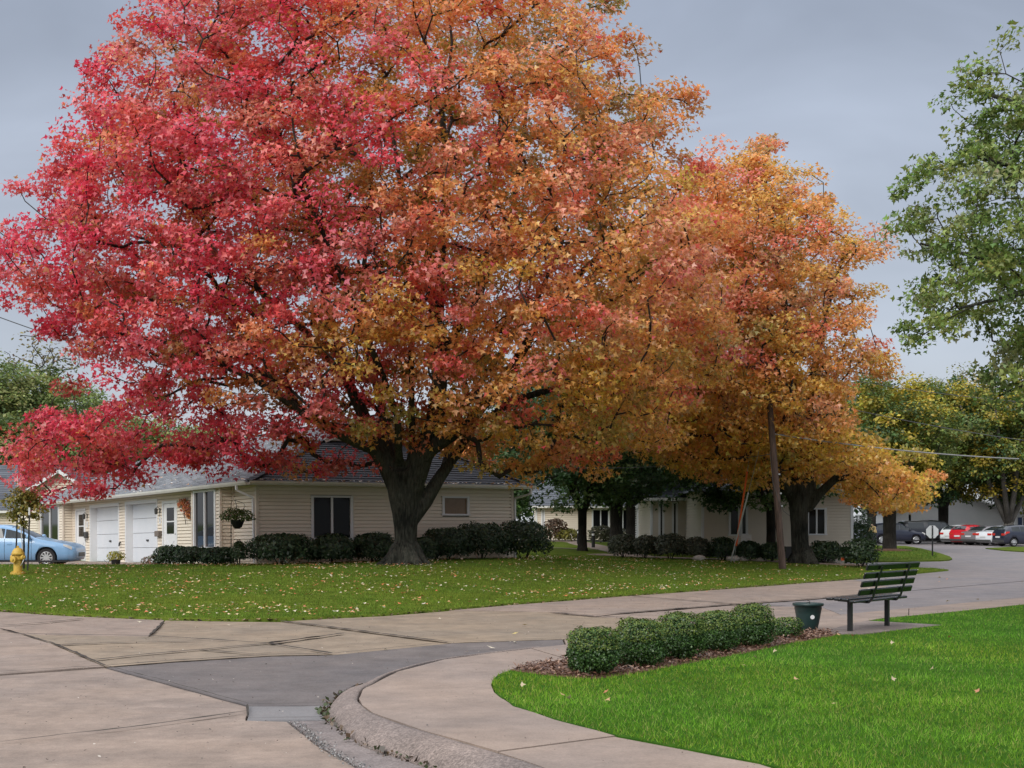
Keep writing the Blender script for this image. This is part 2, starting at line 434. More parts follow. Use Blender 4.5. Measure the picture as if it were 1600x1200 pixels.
# street bed with its slabs
me = bpy.data.meshes.new('street'); me.from_pydata([(-70,1,-.035),(60,1,-.035),(60,62,-.035),(-70,62,-.035)], [], [(0,1,2,3)])
street = tag(link('street', me, M['dirt']), kind='structure')
SLABS = [
 ([(-900,1114),(-200,1068),(165,1042),(388,1102),(388,1113),(200,1140),(-200,1185),(-900,1270)], 'concrete'),
 ([(-900,1270),(-200,1185),(200,1140),(388,1113),(385,1125),(450,1127),(500,1168),(560,1200),(600,1225),(700,1290),(860,1500),(-900,1500)], 'concrete'),
 ([(-900,925),(-200,945),(0,985),(32,992),(80,1006),(165,1042),(-200,1068),(-900,1114)], 'concrete'),
 ([(-900,925),(-700,900),(-200,935),(0,955),(100,962),(258,969),(246,983),(232,995),(162,994),(32,992),(0,985),(-200,945)], 'concrete'),
 ([(32,992),(162,994),(232,995),(332,1001),(420,1007),(472,1015),(520,1023),(420,1025),(271,1034),(165,1042),(80,1006)], 'concrete_tan'),
 ([(258,969),(370,971),(437,971.5),(569,988),(704,1005),(520,1023),(472,1015),(420,1007),(332,1001),(232,995),(246,983)], 'concrete_tan'),
 ([(437,971.5),(480,969),(600,963),(700,955),(760,955),(858,957),(928,964),(992,967),(1060,970),(880,999),(704,1005),(569,988)], 'concrete_tan'),
 ([(700,955),(800,946),(900,938.5),(980,932),(1146,945),(960,960),(928,964),(858,957),(760,955)], 'concrete'),
 ([(960,960),(1146,945),(1285,948.5),(1332,956),(1208,968),(1060,983),(888,1003),(880,999),(1060,970),(992,967),(928,964)], 'concrete'),
 ([(980,932),(1100,923.5),(1200,916),(1332,906),(1420,923),(1262,937),(1146,945)], 'concrete'),
 ([(1146,945),(1262,937),(1420,923),(1600,908),(1900,885),(1900,903),(1600,931),(1500,940),(1332,956),(1285,948.5)], 'lot'),
 ([(1332,906),(1400,900),(1482,892),(1700,873),(1900,864),(1900,885),(1600,908),(1420,923)], 'lot'),
 ([(165,1042),(271,1034),(420,1025),(520,1023),(704,1005),(880,999),(888,1003),(794,1012),(715,1023),(647,1036),(589,1052),(557,1068),(531,1083),(513,1107),(512,1101),(388,1102)], 'patch'),
 ([(388,1102),(512,1101),(513,1107),(513,1117),(519,1124),(450,1126),(385,1125),(388,1113)], 'patch2'),
 ([(450,1126),(519,1124),(526,1133),(573,1167),(673,1200),(900,1290),(1200,1500),(860,1500),(700,1290),(600,1225),(560,1200),(500,1168)], 'gutter'),
]
CURB_TOP = {(1060,983),(888,1003),(1208,968),(1332,956),(1500,940),(1600,931),(794,1012),(715,1023),(647,1036),(589,1052)}
for i, (pp, m_) in enumerate(SLABS):
    sheet('slab', [G(*p, .115 if p in CURB_TOP else 0) for p in pp], .0 + (.004 * ((i * 7) % 5) - .008 if i < 12 else -.003), M[m_], street, inset=.013 if i not in (13,) else .006, depth=.03, tilt=.01)

def crack(pts, w, z=.021):
    P = dense([G(*p) for p in pts], .12, .02, closed=False) + [G(*pts[-1])]
    V = []; F = []
    for i, p in enumerate(P):
        a = P[max(0, i-1)]; b = P[min(len(P)-1, i+1)]; d = Vector((b[0]-a[0], b[1]-a[1])).normalized()
        ww = w * (.35 + 1.3 * abs(mnoise.noise(Vector((p[0]*3, p[1]*3, 2))))) * (.3 if i in (0, len(P)-1) else 1)
        V += [(p[0]-d.y*ww, p[1]+d.x*ww, z), (p[0]+d.y*ww, p[1]-d.x*ww, z)]
    for i in range(len(P)-1): F.append((2*i, 2*i+2, 2*i+3, 2*i+1))
    me = bpy.data.meshes.new('crack_seal'); me.from_pydata(V, [], F); me.update()
    link('crack_seal', me, M['seal'], street)
for pts, w in [([(0,979),(60,975),(131,968)], .05), ([(79,1010),(180,1006),(315,1004)], .04), ([(140,1034),(220,1025),(324,1016),(420,1007),(538,991)], .045),
               ([(310,1017),(400,1024),(425,1022)], .04), ([(420,1006),(470,1000),(500,996)], .06), ([(0,984),(30,991),(80,1006),(110,1018),(165,1042)], .034), ([(165,1042),(260,1067),(388,1102)], .013), ([(0,1052),(80,1047),(165,1042)], .026), ([(32,992),(162,994),(232,995),(332,1001),(420,1007),(472,1015),(520,1023)], .05), ([(165,1042),(271,1034),(420,1025),(520,1023)], .035), ([(388,1103),(512,1101.5)], .014), ([(388,1103),(386,1124)], .014), ([(385,1125),(519,1124)], .01),
               ([(0,984),(32,992)], .03), ([(255,973),(246,983),(234,994)], .03), ([(860,958),(928,964),(992,967)], .06), ([(980,932),(1060,938),(1146,945),(1230,948)], .065),
               ([(960,960),(1060,952),(1146,945),(1262,937),(1400,925)], .07), ([(437,971),(569,988),(700,1005)], .05), ([(520,1023),(704,1005),(880,999)], .02), ([(386,1114),(300,1126),(200,1140),(100,1151),(0,1163)], .022)]:
    crack(pts, w)

# parking lot beyond, grass islands in it
sheet('parking_lot', [(12.2,54.5),(12.4,51.6),(14.9,48.3),(20,47),(60,58),(120,58),(120,200),(22,200),(21,104),(18,75),(14.5,60)], -.006, M['lot'], depth=0, jit=0, kind='structure', step=None)
sheet('grass_island', [(14.0,57.6),G(1368,878.5),G(1420,878),G(1470,877),G(1483,876.2),G(1488,874.3),G(1484,871),G(1470,866),G(1440,858),G(1415,854),(24,106),(20,106),(16,72)], .05, M['soil_grass'], depth=.07, jit=.04, kind='structure', step=.6)
sheet('grass_verge', [G(1540,857.5),G(1570,861),G(1640,865),G(1800,869),G(1800,858),G(1640,855.4),G(1580,855.4)], .05, M['soil_grass'], depth=.07, jit=.04, kind='structure', step=.6)

# walks draped on the far lawn
def walk_strip(pts, w, lift=.02, name='walkway'):
    P = []
    for i in range(len(pts)-1):
        a, b = pts[i], pts[i+1]; k = max(1, int(math.hypot(b[0]-a[0], b[1]-a[1]) / 1.0))
        P += [(a[0]+(b[0]-a[0])*j/k, a[1]+(b[1]-a[1])*j/k) for j in range(k)]
    P.append(pts[-1]); V = []; F = []
    for i, p in enumerate(P):
        a = P[max(0, i-1)]; b = P[min(len(P)-1, i+1)]; d = Vector((b[0]-a[0], b[1]-a[1])).normalized()
        for s_ in (1, -1):
            x, y = p[0]-d.y*w/2*s_, p[1]+d.x*w/2*s_
            V += [(x, y, gz(p[0], p[1]) + lift), (x, y, gz(p[0], p[1]) - .1)]
    for i in range(len(P)-1):
        k = 4*i; F += [(k, k+4, k+6, k+2), (k, k+1, k+5, k+4), (k+2, k+6, k+7, k+3)]
    me = bpy.data.meshes.new(name); me.from_pydata(V, [], F); me.update()
    return tag(link(name, me, M['walk']), kind='structure')
walk_strip([(14.4,50.8),(12,51.6),(9,53.2),(5.5,55.6),(3.4,57.5)], 1.1, .035)
walk_strip([(5.0,56.2),(4.6,62),(4.6,72),(3.6,82),(2.0,92)], 1.4)
walk_strip([(-2,66.2),(2.2,66.0),(4.0,66.2)], .9)
walk_strip([(-3,83),(1,82.0),(3.4,83)], 1.5)
walk_strip([(-3,94),(0.5,90),(3.0,83)], 1.2)
drv = [(-13.4,46.9),(-12.0,49.4),(-16.2,55.6),(-21,60.5),(-40,60.5),(-40,47.6),(-19,47.4)]
bm = bmesh.new(); f = bm.faces.new([bm.verts.new((x, y, gz(x, y) + .03)) for x, y in drv[::-1]]); 
me = bpy.data.meshes.new('driveway'); bm.to_mesh(me); bm.free(); tag(link('driveway', me, M['walk']), kind='structure')

# curb, sidewalk, bed, near lawn
ZS = .13
O_PX = [(1200,1500),(900,1290),(673,1200),(573,1167),(526,1133),(513,1117),(513,1107),(531,1083),(557,1068),(589,1052),(647,1036),(715,1023),(794,1012),(888,1004),(1060,984),(1208,969.2),(1332,957),(1500,941),(1600,932)]
I_PX = [(1500,1500),(1130,1290),(857,1200),(662,1141),(590,1117),(565,1100),(560,1091),(565,1077),(581,1068),(620,1048),(694,1029),(767,1019.5),(830,1012.5),(888,1006.5),(1060,986),(1208,970.6),(1332,958),(1500,941.8),(1600,932.6)]
def smooth_line(P, n=140):
    P = [Vector((p[0], p[1])) for p in P]; out = []
    for i in range(len(P)-1):
        p0, p1, p2, p3 = P[max(0,i-1)], P[i], P[i+1], P[min(len(P)-1,i+2)]
        for j in range(8):
            t = j/8
            out.append(.5*((2*p1)+(p2-p0)*t+(2*p0-5*p1+4*p2-p3)*t*t+(3*p1-p0-3*p2+p3)*t**3))
    out.append(P[-1]); return out
Oc = smooth_line([G(*p, float(np.interp(p[0], [500, 527, 560, 600], [0, .03, .10, .122])) if k > 5 else 0) for k, p in enumerate(O_PX)]); Ic = smooth_line([G(*p, ZS) for p in I_PX])
V = []; F = []
prof = [(0,-.03),(.0,.008),(.06,.03),(.2,.066),(.4,.102),(.6,.122),(.8,.132),(.95,.130),(1,.118),(1.0,.05)]
for i, (a, b) in enumerate(zip(Oc, Ic)):
    w = mnoise.noise(Vector((a.x*1.3, a.y*1.3, 0)))*.012
    for f_, z in prof:
        p = a.lerp(b, f_ if f_ < 1 else 1 - .012/max(.05,(b-a).length))
        q = mnoise.noise_vector(Vector((p.x*7, p.y*7, z*9)))*.003
        V.append((p.x+q.x, p.y+q.y, z*(1 if i < 100 else .9) + q.z*.6 + w*.3))
n = len(prof)
for i in range(len(Oc)-1):
    for k in range(n-1): F.append((i*n+k, i*n+k+1, (i+1)*n+k+1, (i+1)*n+k))
me = bpy.data.meshes.new('curb'); me.from_pydata(V, [], F); me.update()
bm = bmesh.new(); bm.from_mesh(me); bmesh.ops.recalc_face_normals(bm, faces=bm.faces)
if sum(f_.normal.z for f_ in bm.faces) < 0: bmesh.ops.reverse_faces(bm, faces=bm.faces)
bm.to_mesh(me); bm.free()
tag(link('curb', me, M['curb'], smooth=True), kind='structure')

g3 = lambda L_: [G(x, y, ZS) for x, y in L_]
me = bpy.data.meshes.new('sidewalk')
sw_bed = g3([(590,1117),(662,1141),(857,1200),(1130,1290),(1500,1500),(2200,1500),(1500,1290),(1187,1191),(967,1149),(867,1123),(804,1102),(773,1081),(768,1068),(778,1054),(799,1047),(840,1037),(891,1031),(1000,1015),(1100,1000),(1208,988),(1291,986),(1341,973),(1500,955),(1600,944),(1900,922),(1900,908),(1600,932.6),(1208,970.6),(888,1006.5),(767,1019.5),(694,1029),(620,1048),(581,1068),(560,1091)])
bm = bmesh.new(); f = bm.faces.new([bm.verts.new((x, y, ZS-.03)) for x, y in sw_bed]); bm.normal_update()
if f.normal.z < 0: f.normal_flip()
bmesh.ops.triangulate(bm, faces=[f], ngon_method='EAR_CLIP'); bm.to_mesh(me); bm.free()
sidewalk = tag(link('sidewalk', me, M['dirt']), kind='structure')
WALK = [
 [(778,1174),(857,1201),(1130,1290),(1500,1500),(2200,1500),(1500,1290),(1187,1191),(967,1149)],
 [(584,1115),(662,1142),(778,1174),(967,1149),(867,1123),(804,1102),(787,1092)],
 [(584,1115),(565,1101),(560,1091),(565,1077),(572,1072.5),(769,1064),(768,1070),(773,1081),(787,1092)],
 [(572,1072.5),(581,1068.5),(620,1048.5),(694,1029.5),(767,1020),(830,1013),(891,1031),(840,1037),(799,1047),(778,1054),(769,1064)],
 [(830,1013),(888,1007),(1060,986.5),(1208,971),(1250,967),(1250,987),(1208,988),(1100,1000),(1000,1015),(891,1031)],
 [(1250,967),(1332,958.4),(1420,950),(1420,962),(1379,966),(1341,972.5),(1291,985.5),(1250,987)],
 [(1420,950),(1500,942.2),(1600,933),(1900,908.5),(1900,922),(1600,944),(1500,954.5),(1420,962)],
]
for i, w in enumerate(WALK):
    sheet('slab', g3(w), ZS + .003*((i*5) % 3) - .003, M['walk'], sidewalk, inset=.007, depth=.03, jit=.006, tilt=.006)
sheet('bench_pad', g3([(1291,986),(1341,973),(1356,971),(1471,977.5),(1350,991.5),(1300,991)]), ZS+.012, M['pad'], depth=.1, jit=.006, kind='structure')
MULCH = g3([(840,1037),(891,1031),(1000,1015),(1100,1000),(1208,988),(1291,986.5),(1312,991),(1300,995),(1240,1005),(1160,1022),(1090,1035),(1000,1052),(930,1062),(870,1058),(810,1051),(797,1047.5)])
sheet('mulch_bed', MULCH, ZS+.01, M['mulch'], depth=.1, jit=.03, kind='structure')
LAWN = g3([(797,1048),(778,1055),(768,1067),(773,1082),(804,1103.5),(867,1124.5),(967,1151),(1187,1193),(1500,1292),(2200,1500),(3600,1500),(2600,925),(1900,923),(1600,945),(1500,955.5),(1380,967),(1357,970.6),(1472,977),(1352,992),(1312,992),(1300,995),(1240,1005),(1160,1022),(1090,1035),(1000,1052),(930,1062),(870,1058),(810,1051)])
sheet('near_lawn', LAWN, ZS+.006, M['soil_near'], depth=.1, jit=.02, kind='structure', step=.3)

# ------------------------------------------------------------------ leaf-sized faces
def face_cloud(name, P, Nn, T, S, C, mat_, shape='maple', parent=None, kind='stuff'):
    """many small separate leaves in one mesh; C is each leaf's own colour"""
    if shape == 'maple':
        tv = np.array([(0,0,0),(.62,.30,.10),(.20,.52,.03),(0,1.05,-.06),(-.20,.52,.03),(-.62,.30,.10)]); tf = [(0,1,2,3),(0,3,4,5)]
    elif shape == 'long':
        tv = np.array([(0,0,0),(.24,.45,.05),(0,1.1,-.08),(-.24,.45,.05)]); tf = [(0,1,2,3)]
    elif shape == 'oval':
        tv = np.array([(0,0,0),(.36,.5,.08),(0,1,-.03),(-.36,.5,.08)]); tf = [(0,1,2,3)]
    elif shape == 'blade':
        tv = np.array([(-.5,0,0),(.5,0,0),(0,1,0)]); tf = [(0,1,2)]
    nrm = lambda a: a / (np.linalg.norm(a, axis=1, keepdims=True) + 1e-9)
    Nn = nrm(Nn); T = nrm(T - Nn * np.sum(T * Nn, axis=1, keepdims=True)); B = np.cross(T, Nn)
    S = np.asarray(S, float)
    if S.ndim == 1: S = np.stack([S, S, S], 1)
    n, k = len(P), len(tv)
    V = P[:, None, :] + B[:, None, :] * (tv[None, :, 0:1] * S[:, None, 0:1]) + T[:, None, :] * (tv[None, :, 1:2] * S[:, None, 1:2]) + Nn[:, None, :] * (tv[None, :, 2:3] * S[:, None, 2:3])
    me = bpy.data.meshes.new(name)
    me.vertices.add(n * k); me.vertices.foreach_set('co', V.astype(np.float32).ravel())
    lp = np.array([i for f in tf for i in f]); nf = len(tf); ll = len(lp)
    idx = (np.arange(n)[:, None] * k + lp[None, :]).ravel()
    me.loops.add(n * ll); me.loops.foreach_set('vertex_index', idx.astype(np.int32))
    sz = np.array([len(f) for f in tf]); st = np.concatenate([[0], np.cumsum(sz)[:-1]])
    me.polygons.add(n * nf)
    me.polygons.foreach_set('loop_start', (np.arange(n)[:, None] * ll + st[None, :]).ravel().astype(np.int32))
    me.update(calc_edges=True)
    at = me.attributes.new('col', 'FLOAT_COLOR', 'POINT')
    cc = np.ones((n, k, 4), np.float32); cc[:, :, :3] = np.asarray(C)[:, None, :]
    at.data.foreach_set('color', cc.ravel())
    o = link(name, me, mat_, parent)
    return tag(o, kind=kind)

def rdir(n, g=None):
    a = (g or rng).normal(size=(n, 3)); return a / np.linalg.norm(a, axis=1, keepdims=True)

def vary(c, n, hue=.12, val=.25, g=None):
    g = g or rng
    c = np.asarray(c, float)
    return np.clip(c * (1 + g.normal(0, hue, (n, 3))) * np.clip(1 + g.normal(0, val, (n, 1)), .35, 1.8), .002, .9)

# ------------------------------------------------------------------ trees
class Grower:
    """limbs laid by hand, then twigs grown from the nearest wood out to every leaf spray"""
    def __init__(s): s.pos = []; s.par = []; s.fix = []; s.paths = []
    def limb(s, pts, r, attach=None):
        idx = []
        for i, p in enumerate(pts):
            s.pos.append(Vector(p)); s.fix.append(r[i])
            s.par.append(idx[-1] if idx else (-1 if attach is None else attach)); idx.append(len(s.pos) - 1)
        return idx
    def grow(s, tips, center, seg=.8, g=None, bend=.16):
        g = g or rng
        tips = tips[np.argsort(np.linalg.norm(tips - np.array(center), axis=1))]
        cap = len(s.pos) + len(tips) * 9; PA = np.zeros((cap, 3)); n = len(s.pos)
        PA[:n] = [tuple(p) for p in s.pos]
        dist0 = np.array(center)
        for t in tips:
            d = np.linalg.norm(PA[:n] - t, axis=1)
            rt = np.linalg.norm(t - dist0); rn = np.linalg.norm(PA[:n] - dist0, axis=1)
            cost = d + np.maximum(0, rn - rt + .2) * 1.6 + np.maximum(0, PA[:n, 2] - t[2]) * .35
            j = int(np.argmin(cost)); a = Vector(PA[j]); b = Vector(t)
            k = max(2, min(7, int(d[j] / seg) + 1)); last = j; path = [j]
            pd = (s.pos[j] - s.pos[s.par[j]]).normalized() if s.par[j] >= 0 else Vector((0, 0, 1))
            L_ = (b - a).length
            for q in range(1, k + 1):
                u = q / k
                p = a.lerp(b, u) + pd * (L_ * .22 * math.sin(math.pi * u)) + Vector(g.normal(0, 1, 3)) * (bend * L_ * .25 * (1 - u) * u * 2)
                s.pos.append(p); s.par.append(last); s.fix.append(0); last = len(s.pos) - 1; path.append(last)
                PA[n] = p; n += 1
            s.paths.append(path)
    def radii(s, tip=.011, e=.47, cap=.09):
        cnt = [0.0] * len(s.pos); has = [False] * len(s.pos)
        for p in s.par:
            if p >= 0: has[p] = True
        for i in range(len(s.pos) - 1, -1, -1):
            if not has[i]: cnt[i] += 1
            if s.par[i] >= 0: cnt[s.par[i]] += cnt[i]
        return [f if f else min(cap, tip * c ** e) for f, c in zip(s.fix, cnt)]
    def twigs(s, name, mat_, parent, tip=.011, sides=5, cap=.09):
        r = s.radii(tip, cap=cap); mb = MB()
        for path in s.paths:
            rr = [r[i] for i in path]; rr[0] = min(rr[0], rr[1] * 1.3)
            mb.tube([s.pos[i] for i in path], rr, sides, cap=False)
        return tag(mb.build(name, mat_, parent, smooth=True), kind='stuff')

def trunk_mesh(name, limbs, mat_, parent, voxel=.05, sides=14, smooth=4):
    mb = MB()
    for pts, r in limbs: mb.tube(pts, r, sides)
    me = bpy.data.meshes.new(name); me.from_pydata(mb.v, [], mb.f); me.update()
    o = link(name, me, mat_, parent)
    m = o.modifiers.new('weld', 'REMESH'); m.mode = 'VOXEL'; m.voxel_size = voxel; m.use_smooth_shade = True
    m2 = o.modifiers.new('soft', 'SMOOTH'); m2.factor = .5; m2.iterations = smooth
    return o

def spray(tips, per, rad, g, flat=.5, out_from=None, size=.14, droop=.35, upb=.55):
    """leaves spread round each twig end"""
    n = len(tips) * per; ci = np.repeat(np.arange(len(tips)), per)
    rr = rad * (.65 + .7 * g.random(len(tips)))
    off = rdir(n, g) * (g.random((n, 1)) ** .5)
    off = off * rr[ci][:, None] * np.array([1, 1, flat])
    P = tips[ci] + off
    od = P - np.asarray(out_from); od /= np.linalg.norm(od, axis=1, keepdims=True) + 1e-6
    N = rdir(n, g) * .75 + od * .45 + np.array([0, 0, upb])
    T = off / (np.linalg.norm(off, axis=1, keepdims=True) + 1e-6) * .6 + rdir(n, g) * .6 + np.array([0, 0, -droop])
    S = size * np.clip(1 + g.normal(0, .22, n), .5, 1.6)
    return P, N, T, S, ci

def sil_tips(poly_px, Y0, D, n, g, Rm=5.5, inset=.45, mind=.6, back=.42, clear=None, inner=.55, tries=14, wobble=1.5):
    """spray centres through a crown: an outline with a rounded depth of its own, denser towards the shell"""
    poly = [(A(x, y, Y0).x, A(x, y, Y0).z) for x, y in poly_px]
    xs = [p[0] for p in poly]; zs = [p[1] for p in poly]
    m = n * tries
    X = g.uniform(min(xs), max(xs), m); Z = g.uniform(min(zs), max(zs), m)
    d = poly_dist(X, Z, poly); wob = np.array([mnoise.noise(Vector((a*.55, b*.55, Y0))) + .6*mnoise.noise(Vector((a*1.3, b*1.3, 3))) for a, b in zip(X, Z)]); ok = in_poly(X, Z, poly) & (d - wobble*np.clip((Z - 4.5)/4, .08, 1)*np.maximum(0, wob) > inset*np.clip((Z - 1.5)/4, .55, 1)); X, Z, d = X[ok], Z[ok], d[ok]
    q = np.clip(d / Rm, 0, 1); h = D * np.sqrt(1 - (1 - q) ** 2)
    u = g.random(len(X)); depth = 1 - inner * 1.6 * u ** 2.2
    sgn = np.where(g.random(len(X)) < back, 1, -1)
    Y = Y0 + sgn * h * depth
    P = np.stack([X, Y, Z], 1); out = np.clip(depth, -1, 1)
    out = np.maximum(out, 1 - q)
    pj = Y0 / P[:, 1]; qx = P[:, 0] * pj; qz = EYE + (P[:, 2] - EYE) * pj
    k = in_poly(qx, qz, poly) & (poly_dist(qx, qz, poly) > inset * .7); P, out = P[k], out[k]
    if clear is not None:
        k = ~clear(P); P, out = P[k], out[k]
    acc = []; ao = []; AR = np.zeros((n, 3))
    for p, o_ in zip(P, out):
        if len(acc) >= n: break
        if acc and np.min(np.sum((AR[:len(acc)] - p) ** 2, axis=1)) < mind * mind: continue
        AR[len(acc)] = p; acc.append(p); ao.append(o_)
    return np.array(acc), np.array(ao)

def edge_tips(poly_px, Y0, n, g, lo=-.2, hi=.55, dy=1.6, zmin=3.0):
    """stray shoots standing out of the crown's rim"""
    poly = np.array([(A(x, y, Y0).x, A(x, y, Y0).z) for x, y in poly_px]); nx = np.roll(poly, -1, 0); L_ = np.linalg.norm(nx - poly, axis=1)
    i = g.choice(len(poly), n * 3, p=L_ / L_.sum()); t = g.random(n * 3); c = poly[i] + (nx[i] - poly[i]) * t[:, None]
    e = nx[i] - poly[i]; nn = np.stack([-e[:, 1], e[:, 0]], 1) / L_[i][:, None]
    area = np.sum(poly[:, 0] * nx[:, 1] - nx[:, 0] * poly[:, 1]); nn *= -1 if area > 0 else 1
    q = c + nn * g.uniform(lo, hi, n * 3)[:, None]; ok = q[:, 1] > zmin; q = q[ok][:n]
    return np.stack([q[:, 0], Y0 + g.normal(0, dy, len(q)), q[:, 1]], 1)

def nz(P, s, k=0.0): return np.array([mnoise.noise(Vector((p[0]*s + k, p[1]*s - k, p[2]*s + 2*k))) for p in P])

PAL = {'crimson': (.76, .055, .12), 'pink': (.86, .19, .22), 'redbrown': (.48, .11, .08), 'scarlet': (.80, .14, .11), 'salmon': (.88, .37, .23),
       'orange': (.86, .35, .12), 'amber': (.74, .38, .09), 'gold': (.72, .45, .08), 'olive': (.42, .30, .07), 'brown': (.50, .31, .14), 'lime': (.38, .36, .08), 'yellow': (.80, .50, .08)}
def pick(g, names, w):
    w = np.asarray(w, float); i = g.choice(len(names), p=w / w.sum()); return PAL[names[i]]

# ---------------- the big maple on the lawn
def big_maple():
    g = np.random.default_rng(11); Y0 = 39.5
    B = A(634, 890, Y0); zb = gz(B.x, B.y)
    root = empty('maple_tree', (B.x, B.y, zb), 0, 'huge maple by the hydrant lawn turning crimson on one side, orange on the other', 'tree')
    off = Vector((-B.x, -B.y, -zb))
    def pt(x, y, dy=0): return A(x, y, Y0) + Vector((0, dy, 0)) + off
    s = Y0 / FPX
    limbs = []
    trunk = [pt(634,897),pt(634,888),pt(634,878),pt(634,866),pt(634,850),pt(634,825),pt(633,800),pt(631,775),pt(630,752),pt(629,735)]
    tr = [34*s,28*s,21.5*s,18.8*s,17.8*s,18.5*s,21*s,24.5*s,26.5*s,25.5*s]
    limbs.append((trunk, tr))
    def lb(pts, w): limbs.append(([pt(*p) for p in pts], [k * s for k in w]))
    lb([(622,760),(606,725),(592,692),(572,658),(545,600),(520,520),(505,440),(485,330),(440,220),(400,120)], [18,17,14,10.5,9,8.5,7,5.5,4,2.4])
    lb([(640,765),(652,735,-.1),(664,700,-.2),(680,668,-.3),(688,600,-.4),(684,500,-.2),(688,400,0),(698,290,.2),(690,170,.4),(660,40,.6)], [20,19,17.5,15,12.5,11,9,7,5,3])
    lb([(652,728,-.1),(675,702,-.4),(708,682,-.8),(738,662,-1.2),(800,585,-1.6),(862,482,-1.8),(930,420,-2.0),(1000,355,-2.2)], [14,12,10.5,9,8,6.5,4.6,2.8])
    lb([(644,808),(664,782,.2),(686,745,.4),(708,712,.6),(735,672,.8),(800,620,1.2),(900,590,1.6),(1000,565,1.8),(1080,520,2.0)], [14,12.5,10,8.5,7.2,6.4,5.2,4,2.4])
    lb([(690,742,.5),(697,715,.9),(700,685,1.5),(712,640,2.2),(760,560,3.2),(840,440,4.0),(900,300,4.5)], [8,7.6,7.2,6.8,6,4.6,3])
    lb([(608,735),(585,703,-.4),(556,692,-1.0),(510,668,-1.8),(430,610,-2.8),(320,560,-3.2),(200,540,-3.4)], [12,9.5,8,7,6,4.6,2.6])
    lb([(626,735),(625,705,-.6),(628,660,-1.4),(610,600,-2.4),(570,500,-3.4),(530,400,-4.0),(500,300,-4.2)], [8,6.5,5.6,5.2,5,4,2.6])
    lb([(642,730),(646,690,-.4),(647,640,-.9),(650,560,-1.8),(655,450,-2.8),(640,330,-3.4),(620,200,-3.2)], [8,6,5.2,5,4.8,4,2.6])
    lb([(622,750),(610,705,.8),(590,640,2.0),(560,540,3.2),(540,400,4.2),(560,240,4.6)], [11,9,8,7,5.4,3])
    lb([(545,600),(480,520,-.6),(400,450,-1.0),(300,400,-1.2),(180,370,-1.0)], [7,6,5,4,2.4])
    lb([(690,560,-.4),(750,450,.6),(800,320,1.4),(820,180,1.8),(830,60,2.0)], [7,6,5,4,2.4])
    # buttress roots
    for a_ in np.linspace(0, 2*math.pi, 9)[:-1]:
        a_ += g.uniform(-.25, .25); L_ = g.uniform(.5, 1.1)
        c, d = math.cos(a_), math.sin(a_)
        limbs.append(([Vector((c*.28, d*.28, .55)), Vector((c*.42, d*.42, .22)), Vector((c*.7*L_, d*.7*L_, .05)), Vector((c*1.15*L_, d*1.15*L_, -.12))], [.12,.15,.12,.05]))
    trunk_mesh('trunk', limbs, M['bark'], root, .05)
    SIL = [(52,330),(-10,382),(-14,445),(45,485),(112,545),(138,622),(34,662),(20,745),(50,800),(130,790),(210,778),(262,728),(330,722),(400,752),(470,740),(560,738),(610,712),(660,690),(740,712),(820,742),(900,715),(960,722),(1010,690),(1080,640),(1130,520),(1150,400),(1100,300),(1050,250),(1078,188),(1022,130),(985,70),(945,20),(905,-60),(770,-130),(570,-150),(400,-115),(270,-50),(215,15),(155,95),(108,190),(78,290)]
    def clear(P):
        x, y, z = P[:, 0], P[:, 1], P[:, 2]
        return ((y > 40.2) & (z < np.clip(4.2 + (y - 40.2) * .5, 4.2, 6.4)) & (x < 3)) | ((np.abs(x - B.x) < 2.6) & (y < 40) & (z < 3.95))
    tips, out = sil_tips(SIL, Y0, 6.6, 1620, g, Rm=5.0, inset=.40, mind=.55, clear=clear, inner=.7, back=.36)
    et = edge_tips(SIL, Y0, 110, g, -.35, .28, .7); tips = np.concatenate([tips, et]); out = np.concatenate([out, np.ones(len(et))])
    loc = tips + np.array(off)
    G_ = Grower()
    for pts, r in limbs[:12]:
        L_ = []; rr = []
        for i in range(len(pts)-1):
            for k in range(3): L_.append(pts[i].lerp(pts[i+1], k/3)); rr.append(r[i]+(r[i+1]-r[i])*k/3)
        if pts is not trunk: G_.limb(L_, rr)
    G_.grow(loc, (0, 0, 4.0), .8, g)
    G_.twigs('branches', M['twig'], root, tip=.0135, cap=.12)
    per = 150
    P, N, T, S, ci = spray(loc, per, .62, g, flat=.55, out_from=(0, 0, 6.5), size=.114)
    n1 = nz(tips, .22); n2 = nz(tips, .45, 9.0); n3 = nz(tips, .8, 3.3)
    cc = np.zeros((len(tips), 3))
    for i, t in enumerate(tips):
        xr = t[0] - B.x; z = t[2]; o_ = out[i]
        red = 1 / (1 + math.exp((xr + 1.5 + n1[i] * 4.6 + n3[i] * 2.2 - (.8 if z < 6 else 0)) / 1.2))
        if xr > 5: red *= .25
        inner = max(0, min(1, (.72 - o_) * 2.2 + n2[i] * .5))
        low = max(0, min(1, (8.2 - z) / 4.5))
        if g.random() < red:
            if g.random() < inner * (.9 if xr > -6 else .55): cc[i] = pick(g, ['redbrown', 'olive', 'amber', 'gold'], [3.4, 1.8, 1.1, .5])
            else: cc[i] = pick(g, ['crimson', 'pink', 'scarlet', 'redbrown', 'salmon'], [5.0, 2.0, 1.8, 1.4, .9 if z > 10 and xr > -7 else .05])
        else:
            if z > 11.5 and xr > 1.5 and t[1] > Y0 - 2: cc[i] = pick(g, ['brown', 'olive', 'orange', 'lime'], [4, 2, 1.5, .8])
            elif g.random() < inner * .9 or g.random() < low * .8: cc[i] = pick(g, ['olive', 'gold', 'amber', 'lime'], [2.0, 2.4, 2.2, .9])
            else: cc[i] = pick(g, ['salmon', 'orange', 'amber', 'pink', 'scarlet', 'gold'], [2.4, 3.2, 2.6, .35 if xr > 4 else .8, .3 if xr > 4 else .8, .8 + low])
